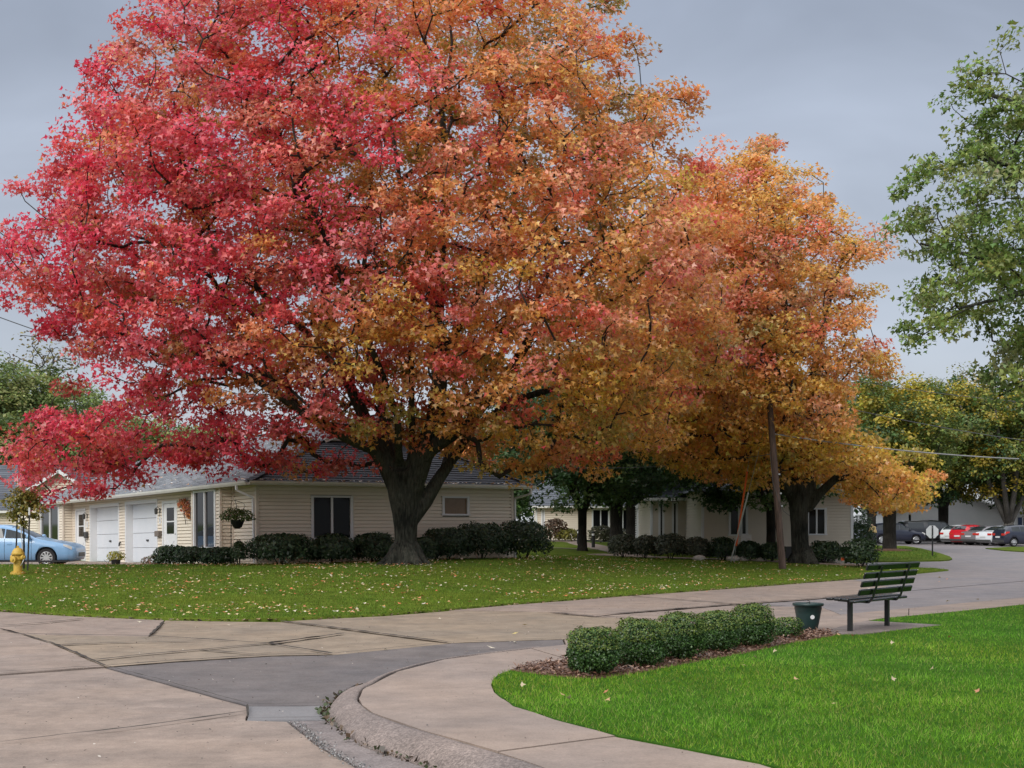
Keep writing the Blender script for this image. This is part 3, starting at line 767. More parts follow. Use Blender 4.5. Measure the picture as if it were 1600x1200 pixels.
    # neighbouring sprays of one limb turn together
    for it in range(1):
        D2 = ((tips[:, None, :] - tips[None, :, :]) ** 2).sum(2); k = np.exp(-D2 / .55); cc = .45 * cc + .55 * (k @ cc) / k.sum(1, keepdims=True)
    C = np.clip(cc[ci] * (1 + g.normal(0, .10, (len(P), 3))) * np.clip(1 + g.normal(0, .22, (len(P), 1)), .45, 1.6), .004, .9)
    sw = g.random(len(P)) < .05; C[sw] = cc[g.integers(0, len(tips), sw.sum())]
    face_cloud('crown', P, N, T, S, C, M['leaf'], 'maple', root)
big_maple()

def second_maple():
    g = np.random.default_rng(23); Y0 = 52.0
    B = A(1256, 880, Y0); zb = gz(B.x, B.y)
    root = empty('maple_tree', (B.x, B.y, zb), 0, 'golden orange maple standing behind the leaning utility pole', 'tree')
    off = Vector((-B.x, -B.y, -zb)); s = Y0 / FPX
    def pt(x, y, dy=0): return A(x, y, Y0) + Vector((0, dy, 0)) + off
    limbs = []
    def lb(pts, w): limbs.append(([pt(*p) for p in pts], [k * s for k in w]))
    lb([(1254,886),(1254,878),(1252,868),(1250,850),(1249,820),(1248,795),(1247,775),(1246,758)], [24,18.5,15,13.8,13.8,14.8,16,15.5])
    lb([(1255,785),(1266,760),(1268,720),(1265,660),(1268,600),(1280,540),(1298,460),(1318,400),(1325,360)], [10.5,9,8,7.4,6.6,5.6,4.2,3,2])
    lb([(1240,780),(1222,752,-.3),(1195,728,-.8),(1160,690,-1.2),(1110,620,-1.6),(1060,540,-2),(1010,470,-2.2)], [9.5,8.2,7.2,6.2,5,4,2.6])
    lb([(1240,772),(1205,748,.6),(1160,735,1.4),(1110,722,2.0),(1040,700,2.4),(970,680,2.6)], [8,6.8,6,5,4,2.4])
    lb([(1262,795),(1280,770,-.2),(1300,748,-.6),(1350,742,-1.2),(1410,752,-1.6),(1440,765,-1.8)], [8.5,7.4,6.4,5,3.6,2.2])
    lb([(1246,765),(1238,700,-.8),(1225,620,-1.8),(1210,520,-2.4),(1190,400,-2.6),(1175,290,-2.4)], [9,8,7,6,4.6,2.6])
    lb([(1250,770),(1245,700,1.0),(1225,600,2.2),(1200,480,3.0),(1180,360,3.2)], [9,8,6.6,5,2.8])
    lb([(1266,680),(1290,640,.6),(1310,600,1.2),(1335,560,1.6)], [5,4.4,3.4,2])
    for a_ in np.linspace(0, 2*math.pi, 8)[:-1]:
        a_ += g.uniform(-.25, .25); c, d = math.cos(a_), math.sin(a_)
        limbs.append(([Vector((c*.25, d*.25, .5)), Vector((c*.42, d*.42, .18)), Vector((c*.8, d*.8, -.1))], [.17,.17,.08]))
    trunk_mesh('trunk', limbs, M['bark'], root, .055)
    SIL = [(1030,300),(1085,262),(1112,262),(1128,228),(1188,215),(1222,268),(1275,298),(1320,330),(1352,362),(1362,402),(1350,440),(1382,465),(1352,520),(1388,575),(1335,604),(1332,680),(1400,712),(1468,758),(1455,800),(1375,808),(1310,775),(1240,752),(1180,770),(1100,750),(1000,728),(930,700),(880,660),(900,500),(950,380)]
    def clear(P): return (np.abs(P[:, 0] - B.x) < 1.6) & (P[:, 1] < 53) & (P[:, 2] < 3.4)
    tips, out = sil_tips(SIL, Y0, 6.2, 1120, g, Rm=4.6, inset=.40, mind=.55, clear=clear, inner=.75)
    # the upper right of this crown has already dropped part of its leaves
    px = tips[:, 0] / Y0 * FPX + 800; thin = (px > 1230) & (tips[:, 2] > 5.2) & (g.random(len(tips)) < .42); 
    tips, out = tips[~thin], out[~thin]
    et = edge_tips(SIL[:19], Y0, 50, g, -.4, .3, .7); tips = np.concatenate([tips, et]); out = np.concatenate([out, np.ones(len(et))])
    loc = tips + np.array(off)
    G_ = Grower()
    for pts, r in limbs[1:8]:
        L_ = []; rr = []
        for i in range(len(pts)-1):
            for k in range(3): L_.append(pts[i].lerp(pts[i+1], k/3)); rr.append(r[i]+(r[i+1]-r[i])*k/3)
        G_.limb(L_, rr)
    G_.grow(loc, (0, 0, 4.0), .8, g)
    G_.twigs('branches', M['twig'], root, tip=.015, cap=.12)
    P, N, T, S, ci = spray(loc, 140, .64, g, flat=.55, out_from=(0, 0, 6), size=.125)
    n1 = nz(tips, .25, 4.0); n2 = nz(tips, .5, 7.0); cc = np.zeros((len(tips), 3))
    for i, t in enumerate(tips):
        z = t[2]; inner = max(0, min(1, (.7 - out[i]) * 2.2 + n2[i] * .5)); low = max(0, min(1, (9.5 - z) / 5)); xr = t[0] - B.x
        if g.random() < inner * .8: cc[i] = pick(g, ['olive', 'amber', 'gold', 'lime'], [1.6, 2.4, 2, .6])
        elif g.random() < low: cc[i] = pick(g, ['gold', 'yellow', 'amber', 'orange', 'lime'], [2.6, 2.2, 2.2, 1.2 if xr > -3 else .8, .7])
        elif xr < -3 and n1[i] > .02: cc[i] = pick(g, ['salmon', 'pink', 'scarlet', 'orange'], [2, 1.5, 1.2, 2])
        elif out[i] > .9 and g.random() < .16: cc[i] = pick(g, ['scarlet', 'pink', 'redbrown'], [2, 1, 1])
        else: cc[i] = pick(g, ['orange', 'amber', 'salmon', 'gold', 'brown'], [2.4, 3.4, 1.2, 2, .8])
    D2 = ((tips[:, None, :] - tips[None, :, :]) ** 2).sum(2); k = np.exp(-D2 / .55); cc = .5 * cc + .5 * (k @ cc) / k.sum(1, keepdims=True)
    C = np.clip(cc[ci] * (1 + g.normal(0, .10, (len(P), 3))) * np.clip(1 + g.normal(0, .22, (len(P), 1)), .45, 1.6), .004, .9)
    face_cloud('crown', P, N, T, S, C, M['leaf'], 'maple', root)
second_maple()

# ---------------- generic broadleaf tree with an ellipsoid crown of sprays
def tree(name, label, base, h, cw, cd, zc0, trunk_r, cols, ntips, per, leaf, seed, cat='tree', group=None, lean=(0, 0), fork=None, rad=.8, shape='oval', bark='bark2', fork_n=5, twig=.014, mat_='green_leaf', spread=.7, sides=9):
    g = np.random.default_rng(seed)
    x, y = base; zb = gz(x, y)
    root = empty(name, (x, y, zb), 0, label, cat, group)
    fz = fork or zc0 * .75
    limbs = [([Vector((0,0,-.15)), Vector((0,0,.15)), Vector((lean[0]*.3, lean[1]*.3, fz*.5)), Vector((lean[0], lean[1], fz)), Vector((lean[0]*1.5, lean[1]*1.5, fz*1.25))], [trunk_r*1.7, trunk_r*1.15, trunk_r, trunk_r*1.05, trunk_r*.85])]
    top = Vector((lean[0]*1.2, lean[1]*1.2, fz*1.1)); cz = (zc0 + h) / 2; ch = (h - zc0) / 2
    for k in range(fork_n):
        a_ = 2*math.pi*k/fork_n + g.uniform(-.4, .4); rr_ = g.uniform(.45, .85)*spread
        e = Vector((lean[0] + math.cos(a_)*cw*rr_, lean[1] + math.sin(a_)*cd*rr_, cz + ch*g.uniform(-.1, .6)))
        m1 = top.lerp(e, .33) + Vector((math.cos(a_)*.25, math.sin(a_)*.25, -.1)); m2 = top.lerp(e, .66) + Vector((0, 0, .2))
        limbs.append(([top - Vector((0, 0, fz*.18)), m1, m2, e], [trunk_r*.62, trunk_r*.48, trunk_r*.34, trunk_r*.15]))
    mb = MB()
    for p_, r_ in limbs: mb.tube(p_, r_, sides)
    mb.build('trunk', M[bark], root, smooth=True)
    u = rdir(ntips * 3, g); rad_ = g.random(ntips * 3) ** .34
    lump = 1 + .22 * nz(u, 1.7, seed * 1.3) + .16 * nz(u, 4.0, seed)
    tips = u * (rad_ * lump)[:, None] * np.array([cw, cd, ch]) + np.array([lean[0], lean[1], cz])
    low = tips[:, 2] < zc0 + .2 * g.random(len(tips)); tips = tips[~low][:ntips]
    G_ = Grower()
    for p_, r_ in limbs[1:]:
        L_ = []; rr = []
        for i in range(len(p_)-1):
            for k in range(3): L_.append(p_[i].lerp(p_[i+1], k/3)); rr.append(r_[i]+(r_[i+1]-r_[i])*k/3)
        G_.limb(L_, rr)
    G_.grow(tips, tuple(top), 1.2, g)
    G_.twigs('branches', M['twig'] if bark != 'bark_pale' else M['bark_pale'], root, tip=twig, sides=4)
    P, N, T, S, ci = spray(tips, per, rad, g, flat=.6, out_from=(0, 0, fz), size=leaf)
    cs = np.array(cols)[g.integers(0, len(cols), len(tips))] * np.clip(1 + g.normal(0, .16, (len(tips), 1)), .6, 1.5)
    C = np.clip(cs[ci] * (1 + g.normal(0, .08, (len(P), 3))) * np.clip(1 + g.normal(0, .2, (len(P), 1)), .5, 1.6), .003, .9)
    face_cloud('crown', P, N, T, S, C, M[mat_], shape, root)
    return root

DG = [(.05, .10, .036), (.065, .125, .04), (.10, .165, .05), (.042, .082, .034)]
YG = [(.26, .27, .05), (.36, .31, .045), (.15, .20, .045), (.10, .155, .045), (.42, .33, .045)]
OG = [(.20, .21, .08), (.25, .24, .08), (.15, .17, .07), (.30, .24, .08)]
LG = [(.19, .25, .085), (.25, .31, .10), (.14, .20, .07), (.29, .31, .11)]
X = lambda px, Y: (px - 800) / FPX * Y
GB = 'shade trees behind the hedge row'
tree('maple_tree', 'dark green tree forking low beside the bollard lights', (X(910, 62), 62), 8.8, 4.8, 3.8, 1.75, .19, DG, 230, 130, .165, 31, fork=1.7, rad=.85, shape='maple')
tree('maple_tree', 'stout dark green tree with twin-looking trunk before the far cream house', (X(963, 82), 82), 10.5, 5.6, 4, 1.9, .36, DG, 190, 110, .21, 32, fork=2.2, rad=1.0)
tree('maple_tree', 'second stout dark green tree before the far cream house', (X(989, 80), 80), 11, 5.6, 4, 2.0, .38, DG, 190, 110, .21, 33, fork=2.4, rad=1.0)
tree('maple_tree', 'dark green tree with spreading limbs in front of the porch', (X(1072, 71), 71), 10.5, 6.6, 4.6, 1.9, .36, DG, 310, 120, .185, 34, fork=1.7, fork_n=8, rad=.95, shape='maple')
tree('maple_tree', 'dark green tree with low boughs shading the tan duplex', (X(1205, 60), 60), 7.0, 4.4, 2.2, 2.0, .2, DG, 140, 130, .165, 35, fork=2.2, rad=.8, shape='maple')
for i, (px, Y, h, w) in enumerate([(700,128,11,6.5),(790,118,10.5,6.5),(860,132,13,7),(940,120,12,7),(1010,134,14,7),(1080,122,13,7),(1160,130,14,7.5),(1250,126,13,7)]):
    tree('shade_tree', 'green tree in the row closing the view behind the duplexes', (X(px, Y), Y), h, w, 5, 1.2, .3, DG[:3] + [LG[0]], 130, 75, .42, 50 + i, group='trees closing the view', rad=1.5, fork=1.6)
tree('young_maple', 'small salmon orange tree peeking past the slate roof', (X(748, 78), 78), 6.4, 1.9, 1.9, 3.2, .1, [PAL['salmon'], PAL['orange'], PAL['brown']], 60, 70, .2, 71, rad=.6, shape='maple', mat_='leaf')
tree('shade_tree', 'yellow-green tree on the grass island with its mulch ring', (X(1390, 82), 82), 10.2, 3.6, 3.4, 2.5, .37, YG, 280, 130, .19, 72, fork=2.4, rad=.85)
tree('shade_tree', 'green and yellow tree rising behind the black pickup', (X(1474, 122), 122), 14.0, 6.0, 5, 3.6, .42, YG + DG[:2], 280, 150, .26, 73, fork=3.0, rad=1.2)
tree('shade_tree', 'broad yellowing tree with pale forked limbs by the white building', (X(1576, 117), 117), 13.6, 7.0, 5, 3.5, .42, YG + DG[:1], 320, 150, .26, 74, fork=1.5, fork_n=6, rad=1.2, bark='bark_pale', spread=.95)
tree('shade_tree', 'tall thin-leaved olive tree standing highest behind the lot', (X(1497, 150), 150), 18.0, 4.6, 4.4, 7.0, .3, OG, 140, 90, .26, 75, rad=1.2, fork=5)
tree('shade_tree', 'nearly bare brown-tinged tree beside the tall olive tree', (X(1440, 152), 152), 15.2, 3.6, 3, 7.0, .25, [(.16,.10,.07), (.12,.12,.05)], 100, 16, .36, 76, rad=1.0, fork=5, twig=.03)
tree('shade_tree', 'dark olive tree between the island tree and the maple', (X(1362, 112), 112), 13.0, 4.6, 4.4, 3.0, .34, DG[:3] + YG[:1], 220, 130, .26, 77, rad=1.15, fork=3)
tree('shade_tree', 'bushy green tree at the far end of the lot', (X(1655, 128), 128), 13.0, 6.0, 5, 2.5, .4, LG + YG[:1], 220, 130, .28, 78, rad=1.3, fork=3)
for i, (px, Y, h, w) in enumerate([(-60,98,13.6,6),(38,101,12.6,5.4),(112,108,11.8,5),(190,115,10.5,6),(290,112,9.5,6.5),(400,118,9,6.5)]):
    tree('shade_tree', 'light green tree behind the long house roof', (X(px, Y), Y), h, w, 4.5, 2.0, .35, LG, 260, 120, .23, 90 + i, group='green trees behind the long roof', rad=1.15, fork=3)
tree('bare_tree', 'twiggy half-bare tree poking above the light green trees', (X(62, 110), 110), 16.2, 3.4, 3, 8.0, .22, [(.22,.2,.09), (.2,.16,.08)], 120, 9, .3, 98, rad=.9, fork=6, twig=.028)

# ---------------- green tree whose boughs reach in from the right
def side_tree():
    g = np.random.default_rng(5); Y0 = 26.0; B = Vector((X(1880, Y0), Y0, ZS))
    root = empty('silver_maple', B, 0, 'tall green silver maple reaching in over the near lawn', 'tree'); off = -B
    def pt(x, y, dy=0): return A(x, y, Y0) + Vector((0, dy, 0)) + off
    limbs = [([Vector((0,0,-.2)), Vector((0,0,.3)), pt(1878,700), pt(1872,500), pt(1866,250), pt(1850,0), pt(1840,-250)], [.5,.4,.34,.31,.26,.19,.1])]
    for pts in ([(1870,420),(1790,350,-.3),(1700,310,-.6),(1600,290,-.8),(1500,268,-1)], [(1872,520),(1790,440,.2),(1690,410,.4),(1570,400,.5),(1450,372,.5)],
                [(1874,600),(1800,510,-.4),(1700,480,-.9),(1580,470,-1.2),(1460,500,-1.4)], [(1866,300),(1780,220,.5),(1690,170,.8),(1600,130,1),(1535,110,1)],
                [(1860,150),(1780,60,-.4),(1700,0,-.7),(1620,-50,-.8)], [(1876,680),(1800,600,0),(1700,570,.2),(1630,590,.4),(1575,615,.5)],
                [(1870,400),(1840,340,-2),(1780,300,-4)], [(1868,350),(1850,260,2),(1800,200,4)]):
        limbs.append(([pt(*p) for p in pts], [.13,.10,.075,.045,.02][:len(pts)]))
    mb = MB()
    for p_, r_ in limbs: mb.tube(p_, r_, 9)
    mb.build('trunk', M['bark'], root, smooth=True)
    SIL = [(1640,20),(1585,70),(1560,105),(1520,92),(1500,130),(1512,180),(1488,205),(1500,240),(1470,262),(1430,250),(1412,284),(1432,310),(1425,335),(1410,360),(1440,385),(1450,410),(1420,425),(1436,462),(1425,508),(1448,512),(1465,532),(1500,500),(1530,520),(1560,540),(1538,590),(1570,635),(1640,660),(1960,660),(1960,-300),(1700,-300),(1620,-100)]
    tips, out = sil_tips(SIL, Y0, 3.4, 640, g, Rm=3.4, inset=.1, mind=.29, inner=.8, tries=20, wobble=2.0)
    et = edge_tips(SIL[:28], Y0, 45, g, -.25, .15, .5); tips = np.concatenate([tips, et])
    loc = tips + np.array(off); G_ = Grower()
    for p_, r_ in limbs[1:]:
        L_ = []; rr = []
        for i in range(len(p_)-1):
            for k in range(4): L_.append(p_[i].lerp(p_[i+1], k/4)); rr.append(r_[i]+(r_[i+1]-r_[i])*k/4)
        G_.limb(L_, rr)
    G_.grow(loc, tuple(pt(1870, 420)), .5, g); G_.twigs('branches', M['twig'], root, tip=.007)
    P, N, T, S, ci = spray(loc, 92, .33, g, flat=.62, out_from=tuple(pt(1870, 300)), size=.086, droop=.5)
    cols = np.array([(.17,.245,.06), (.22,.295,.075), (.12,.185,.045), (.27,.32,.085), (.29,.33,.14)])
    cs = cols[g.integers(0, 5, len(tips))]; C = np.clip(cs[ci] * (1 + g.normal(0, .08, (len(P), 3))) * np.clip(1 + g.normal(0, .25, (len(P), 1)), .5, 1.7), .003, .9)
    face_cloud('crown', P, N, T, S, C, M['green_leaf'], 'maple', root)
side_tree()

# ------------------------------------------------------------------ houses
def siding(name, o, d, nrm, L_, z0, z1, mat_, parent, openings=(), step=.112, proud=.018, top=None, groove=.024):
    """lapped boards: each course leans out at its foot; openings are (a0, a1, z0, z1); top(a-range) may clip for gables"""
    o = Vector(o); d = Vector(d); nn = Vector(nrm); mb = MB(); z = z0
    while z < z1 - 1e-4:
        zt = min(z + step, z1)
        iv = [(0, L_)]
        if top is not None:
            a = top((z + zt) / 2)
            if a is None: break
            iv = [a]
        for (a0, a1, b0, b1) in openings:
            if b0 < zt - .01 and b1 > z + .01:
                nv = []
                for (p, q) in iv:
                    if a1 <= p or a0 >= q: nv.append((p, q)); continue
                    if p < a0: nv.append((p, a0))
                    if a1 < q: nv.append((a1, q))
                iv = nv
        for p, q in iv:
            zm = zt - groove
            v = [o + d*p + nn*proud + Vector((0,0,z)), o + d*q + nn*proud + Vector((0,0,z)), o + d*q + nn*.006 + Vector((0,0,zm)), o + d*p + nn*.006 + Vector((0,0,zm)),
                 o + d*p - nn*.045 + Vector((0,0,zm)), o + d*q - nn*.045 + Vector((0,0,zm)), o + d*q - nn*.045 + Vector((0,0,zt)), o + d*p - nn*.045 + Vector((0,0,zt)),
                 o + d*p + nn*proud + Vector((0,0,zt)), o + d*q + nn*proud + Vector((0,0,zt))]
            mb.add(v, [(0,1,2,3),(3,2,5,4),(4,5,6,7),(7,6,9,8)])
        z = zt
    return mb.build(name, mat_, parent)

def roof_plane(name, LB, RB, LT, RT, mat_, parent, course=.19, tab=.34, seed=1):
    g = random.Random(seed); LB, RB, LT, RT = map(Vector, (LB, RB, LT, RT))
    nn = (RB - LB).cross(LT - LB); nn = nn.normalized() if nn.length > 1e-6 else (RB-LB).cross(RT-RB).normalized()
    if nn.z < 0: nn = -nn
    n = max(2, int(((LT + RT)/2 - (LB + RB)/2).length / course)); V = []; F = []; C = []
    for i in range(n):
        t0, t1 = i/n, (i+1.0)/n
        a0, b0 = LB.lerp(LT, t0), RB.lerp(RT, t0); a1, b1 = LB.lerp(LT, t1), RB.lerp(RT, t1)
        k = max(1, int((b0 - a0).length / tab)); us = [0] + [(j + g.uniform(-.25, .25))/k for j in range(1, k)] + [1]
        for j in range(k):
            l = .02 + g.uniform(-.004, .006); c = g.random()
            p = [a0.lerp(b0, us[j]) + nn*l, a0.lerp(b0, us[j+1]) + nn*l, a1.lerp(b1, us[j+1]) + nn*.002, a1.lerp(b1, us[j]) + nn*.002, a0.lerp(b0, us[j]) - nn*.01, a0.lerp(b0, us[j+1]) - nn*.01]
            q = len(V); V += p; F += [(q, q+1, q+2, q+3), (q+4, q+5, q+1, q)]; C += [(c, c, c, 1)]*6
    me = bpy.data.meshes.new(name); me.from_pydata([tuple(v) for v in V], [], F); me.update()
    at = me.attributes.new('col', 'FLOAT_COLOR', 'POINT'); at.data.foreach_set('color', np.array(C, np.float32).ravel())
    return link(name, me, mat_, parent)

def window(parent, o, d, nrm, w, z0, z1, lites=2, fw=.07, frame='white', glass='glass', mid=None):
    """frame of real depth round set-back panes; o is the foot of the opening's start"""
    o, d, nn = Vector(o), Vector(d), Vector(nrm); up = Vector((0,0,1))
    mb = MB(); P = lambda a, z, k: o + d*a + up*z + nn*k
    def bar(a0, a1, b0, b1, k0, k1):
        mb.add([P(a0,b0,k0),P(a1,b0,k0),P(a1,b1,k0),P(a0,b1,k0),P(a0,b0,k1),P(a1,b0,k1),P(a1,b1,k1),P(a0,b1,k1)], [(0,3,2,1),(4,5,6,7),(0,1,5,4),(1,2,6,5),(2,3,7,6),(3,0,4,7)])
    bar(-.02, fw, z0, z1, -.05, .035); bar(w-fw, w+.02, z0, z1, -.05, .035); bar(-.02, w+.02, z1, z1+fw*.8, -.05, .037); bar(-.05, w+.05, z0-fw*.8, z0, -.05, .05)
    f = mb.build('window', M[frame], parent)
    lw = w / lites
    for i in range(lites):
        a0 = i*lw + (fw if i == 0 else fw*.45); a1 = (i+1)*lw - (fw if i == lites-1 else fw*.45)
        if i:
            mb = MB(); bar(i*lw - fw*.45, i*lw + fw*.45, z0, z1, -.05, .025); mb.build('mullion', M[frame], f)
        mb = MB(); bar(a0, a1, z0, z1, -.06, -.028); mb.build('pane', M[glass], f)
    if mid:
        mb = MB(); bar(fw, w-fw, mid-.02, mid+.02, -.04, .01); mb.build('rail', M[frame], f)
    return f

def wall_lamp(parent, x, y, z):
    mb = MB().box(x-.03, x-.005, y-.05, y+.05, z-.08, z+.08).tube([(x-.02,y,z+.05),(x-.12,y,z+.13),(x-.16,y,z+.08)], .012, 6)
    l = mb.build('wall_lamp', M['black'], parent)
    MB().lathe([(.03,-.14),(.055,-.12),(.07,.04),(.02,.09)], 8, (x-.16, y, z)).build('lantern', M['dark_grey'], l)

def long_house():
    C0 = Vector((-7.6, 42.3, .38)); th = R(33)
    h = empty('duplex_house', C0, 0, 'long cream-sided duplex with slate hip roof and two white garage doors', 'house')
    h.rotation_euler = (R(-.95), 0, th)
    va = (math.cos(th), math.sin(th))
    def fw(px, py):
        r = (px-800)/FPX; lx = (r*C0.y - C0.x)/(va[0] - va[1]*r); Y = C0.y + va[1]*lx; return lx, EYE + (HOR-py)/FPX*Y - C0.z
    def lw(px, py, k=0.0):
        r = (px-800)/FPX; x0 = C0.x - k*va[0]; y0 = C0.y - k*va[1]
        t = (r*y0 - x0)/(-va[1] - r*va[0]); Y = y0 + va[0]*t; return t, EYE + (HOR-py)/FPX*Y - C0.z + t*math.tan(R(.95))
    W, LEN, HW = 9.05, 25.6, 2.44
    S, Wh, Tr = M['siding'], M['white'], M['trim']
    # front wall
    a0, b1 = fw(487, 777); a1, b0 = fw(551, 840); c0, d1 = fw(692, 778); c1, d0 = fw(733, 803)
    siding('front_siding', (0,0,0), (1,0,0), (0,-1,0), W, 0, HW, S, h, [(a0,a1,b0,b1),(c0,c1,d0,d1)])
    MB().box(.34, W-.06, .12, LEN-.06, -.6, HW).build('wall', M['soffit'], h)
    MB().box(-.0, W, .0, .06, -.7, 0).box(0, .06, .062, LEN, -.7, 0).build('foundation', M['stone'], h)
    window(h, (a0,0,0), (1,0,0), (0,-1,0), a1-a0, b0, b1, 2)
    f = window(h, (c0,0,0), (1,0,0), (0,-1,0), c1-c0, d0, d1, 1, glass='blind')
    MB().box(-.09, .012, -.026, .08, 0, HW).build('corner_trim', Tr, h); MB().box(W-.012, W+.09, -.026, .08, 0, HW).build('corner_trim', Tr, h)
    siding('right_siding', (W,0,0), (0,1,0), (1,0,0), LEN, 0, HW, S, h)
    # left wall: two mirrored units
    ops = []; gar = []
    for (p0, p1, pt_, pb) in ((198,246,778,879),(142.5,186,786,878)):
        t1, z1 = lw(p0, pt_); t0, _ = lw(p1, pt_); gar.append((t0, t1)); ops.append((t0, t1, 0, 2.16))
    drs = []
    for (p0, p1) in ((256,277),(120,134)):
        t1, _ = lw(p0, 800); t0, _ = lw(p1, 800); drs.append((t0, t1)); ops.append((t0, t1, 0, 2.1))
    siding('left_siding', (0,0,0), (0,1,0), (-1,0,0), LEN, 0, HW, S, h, ops)
    for t0, t1 in gar:
        g = MB().box(-.03,.30,t0-.1,t0,0,2.16).box(-.03,.30,t1,t1+.1,0,2.16).box(-.032,.30,t0-.1,t1+.1,2.16,2.27).build('garage_frame', Wh, h)
        n = 4
        for k in range(n):
            z = k*.54; p = MB().box(.24,.28,t0+.003,t1-.003,z+.006,z+.534).build('garage_panel', M['garage'], h, bevel=.008)
        MB().box(.2,.24,(t0+t1)/2-.1,(t0+t1)/2+.1,.78,.84).build('handle', M['black'], h)
    for t0, t1 in drs:
        fr = MB().box(-.035,.1,t0-.07,t0+.02,0,2.1).box(-.035,.1,t1-.02,t1+.07,0,2.1).box(-.037,.1,t0-.07,t1+.07,2.08,2.16).build('door_frame', Wh, h)
        d = MB().box(.01,.06,t0+.02,t1-.02,.02,2.07).build('door', Wh, h)
        m_ = (t0+t1)/2; w_ = (t1-t0)*.26
        for z0, z1 in ((1.02,1.42),(1.47,1.92)):
            MB().box(-.002,.02,m_-w_,m_+w_,z0,z1).build('pane', M['glass'], d)
        MB().obox((.006,m_-w_,.25),(.006,m_+w_,.78),.03,.012,(1,0,0)).obox((.0055,m_+w_,.25),(.0055,m_-w_,.78),.03,.012,(1,0,0)).build('cross_rail', M['garage'], d)
        MB().lathe([(.012,0),(.02,.02),(.028,.05),(.01,.065)],10,(-.06,t0+.09,1.0),'X').build('door_knob', M['steel'], d)
    for (dt0, dt1), s_ in ((drs[0],1),(drs[1],-1)):
        y = dt1+.32 if s_ > 0 else dt0-.3
        wall_lamp(h, 0, y, 1.85)
        MB().box(-.03,-.015,y-.09,y+.09,1.38,1.62).build('number_plaque', Wh, h); MB().box(-.034,-.031,y-.012,y+.012,1.45,1.56).build('numeral', M['black'], h)
    y = drs[0][1]+.34
    MB().box(-.16,-.018,y-.2,y+.2,.93,1.13).build('mailbox', M['mailbox'], h, bevel=.02)
    y = drs[1][0]-.32
    MB().box(-.14,-.018,y-.15,y+.15,.95,1.2).build('mailbox', M['dark_grey'], h, bevel=.03)
    MB().tube([(-.1,y-.06,.96),(-.1,y-.06,.84),(-.06,y-.06,.8)],.01,6).tube([(-.1,y+.06,.96),(-.1,y+.06,.84),(-.06,y+.06,.8)],.01,6).build('paper_hook', M['dark_grey'], h)
    MB().tube([(-.03,gar[1][0]-.3,.75),(-.08,gar[1][0]-.3,.72),(-.09,gar[1][0]-.3,.6)],.03,8).build('hose_tap', M['black'], h)
    # window bays
    for k, (p0, p1) in enumerate(((301,345),(62,99))):
        t1, _ = lw(p0, 800, .4); t0, _ = lw(p1, 800, .4)
        zb = .22
        MB().box(-.28,.3,t0+.06,t1-.06,zb,HW).build('window_bay', M['soffit'], h)
        w0, w1 = t0 + (t1-t0)*.16, t1 - (t1-t0)*.06
        siding('bay_siding', (-.386,t0,0), (0,1,0), (-1,0,0), t1-t0, zb, HW, S, h, [(w0-t0,w1-t0,.55,2.3)])
        siding('bay_siding', (-.386,t0,0), (1,0,0), (0,-1,0), .386, zb, HW, S, h)
        window(h, (-.40,w0,0), (0,1,0), (-1,0,0), w1-w0, .55, 2.3, 2, fw=.09, glass='glass_bay')
        MB().box(-.43,-.36,t0-.03,t0+.06,zb,HW).build('corner_trim', Tr, h); MB().box(-.43,-.36,t1-.06,t1+.03,zb,HW).build('corner_trim', Tr, h)
        MB().box(-.03,.01,t0-.12,t0-.02,0,HW).build('corner_trim', Tr, h)
    # roof
    ze, zt, zr = 2.47, 4.04, 5.0; xl, xr, xm, yg = 3.44, 7.2, 5.79, 2.8; e = .55; Ym = LEN+.5
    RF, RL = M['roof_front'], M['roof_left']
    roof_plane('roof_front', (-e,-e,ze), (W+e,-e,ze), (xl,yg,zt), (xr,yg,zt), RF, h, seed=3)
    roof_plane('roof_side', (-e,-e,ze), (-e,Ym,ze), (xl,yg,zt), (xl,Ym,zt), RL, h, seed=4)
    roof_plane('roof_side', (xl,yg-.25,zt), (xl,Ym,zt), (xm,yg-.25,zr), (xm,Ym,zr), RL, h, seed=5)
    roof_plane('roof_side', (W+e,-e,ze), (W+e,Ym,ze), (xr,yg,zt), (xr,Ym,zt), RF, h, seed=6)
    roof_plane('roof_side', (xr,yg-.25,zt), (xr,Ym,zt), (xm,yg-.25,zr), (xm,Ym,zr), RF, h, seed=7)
    # sheathing under the shingles keeps the eaves solid
    def slab(*q):
        v = [Vector(p) - Vector((0,0,.03)) for p in q] + [Vector(p) - Vector((0,0,.09)) for p in q]; n = len(q)
        return v, [tuple(range(n)), tuple(range(2*n-1, n-1, -1))] + [(i, i+n, (i+1) % n + n, (i+1) % n) for i in range(n)]
    mb = MB()
    for q in (((-e,-e,ze),(W+e,-e,ze),(xr,yg,zt),(xl,yg,zt)), ((-e,-e,ze),(xl,yg,zt),(xm,yg,zr),(xm,Ym,zr),(-e,Ym,ze)), ((W+e,-e,ze),(W+e,Ym,ze),(xm,Ym,zr),(xm,yg,zr),(xr,yg,zt))): mb.add(*slab(*q))
    mb.build('roof_deck', M['dark_grey'], h)
    def cap(p, q, m_, n=14):
        p, q = Vector(p), Vector(q)
        for i in range(n):
            a, b = p.lerp(q, i/n), p.lerp(q, (i+1.12)/n) if i < n-1 else q
            MB().obox(a + Vector((0,0,.035)), b + Vector((0,0,.02)), .26, .02).build('ridge_cap', m_, h)
    cap((-e,-e,ze), (xl,yg,zt), RF_cap, 18); cap((W+e,-e,ze), (xr,yg,zt), RF_cap, 16); cap((xm,yg-.25,zr), (xm,Ym,zr), RF_cap, 40)
    # gable over the front hip
    sl = (xm-xl)/(zr-zt); sr = (xr-xm)/(zr-zt)
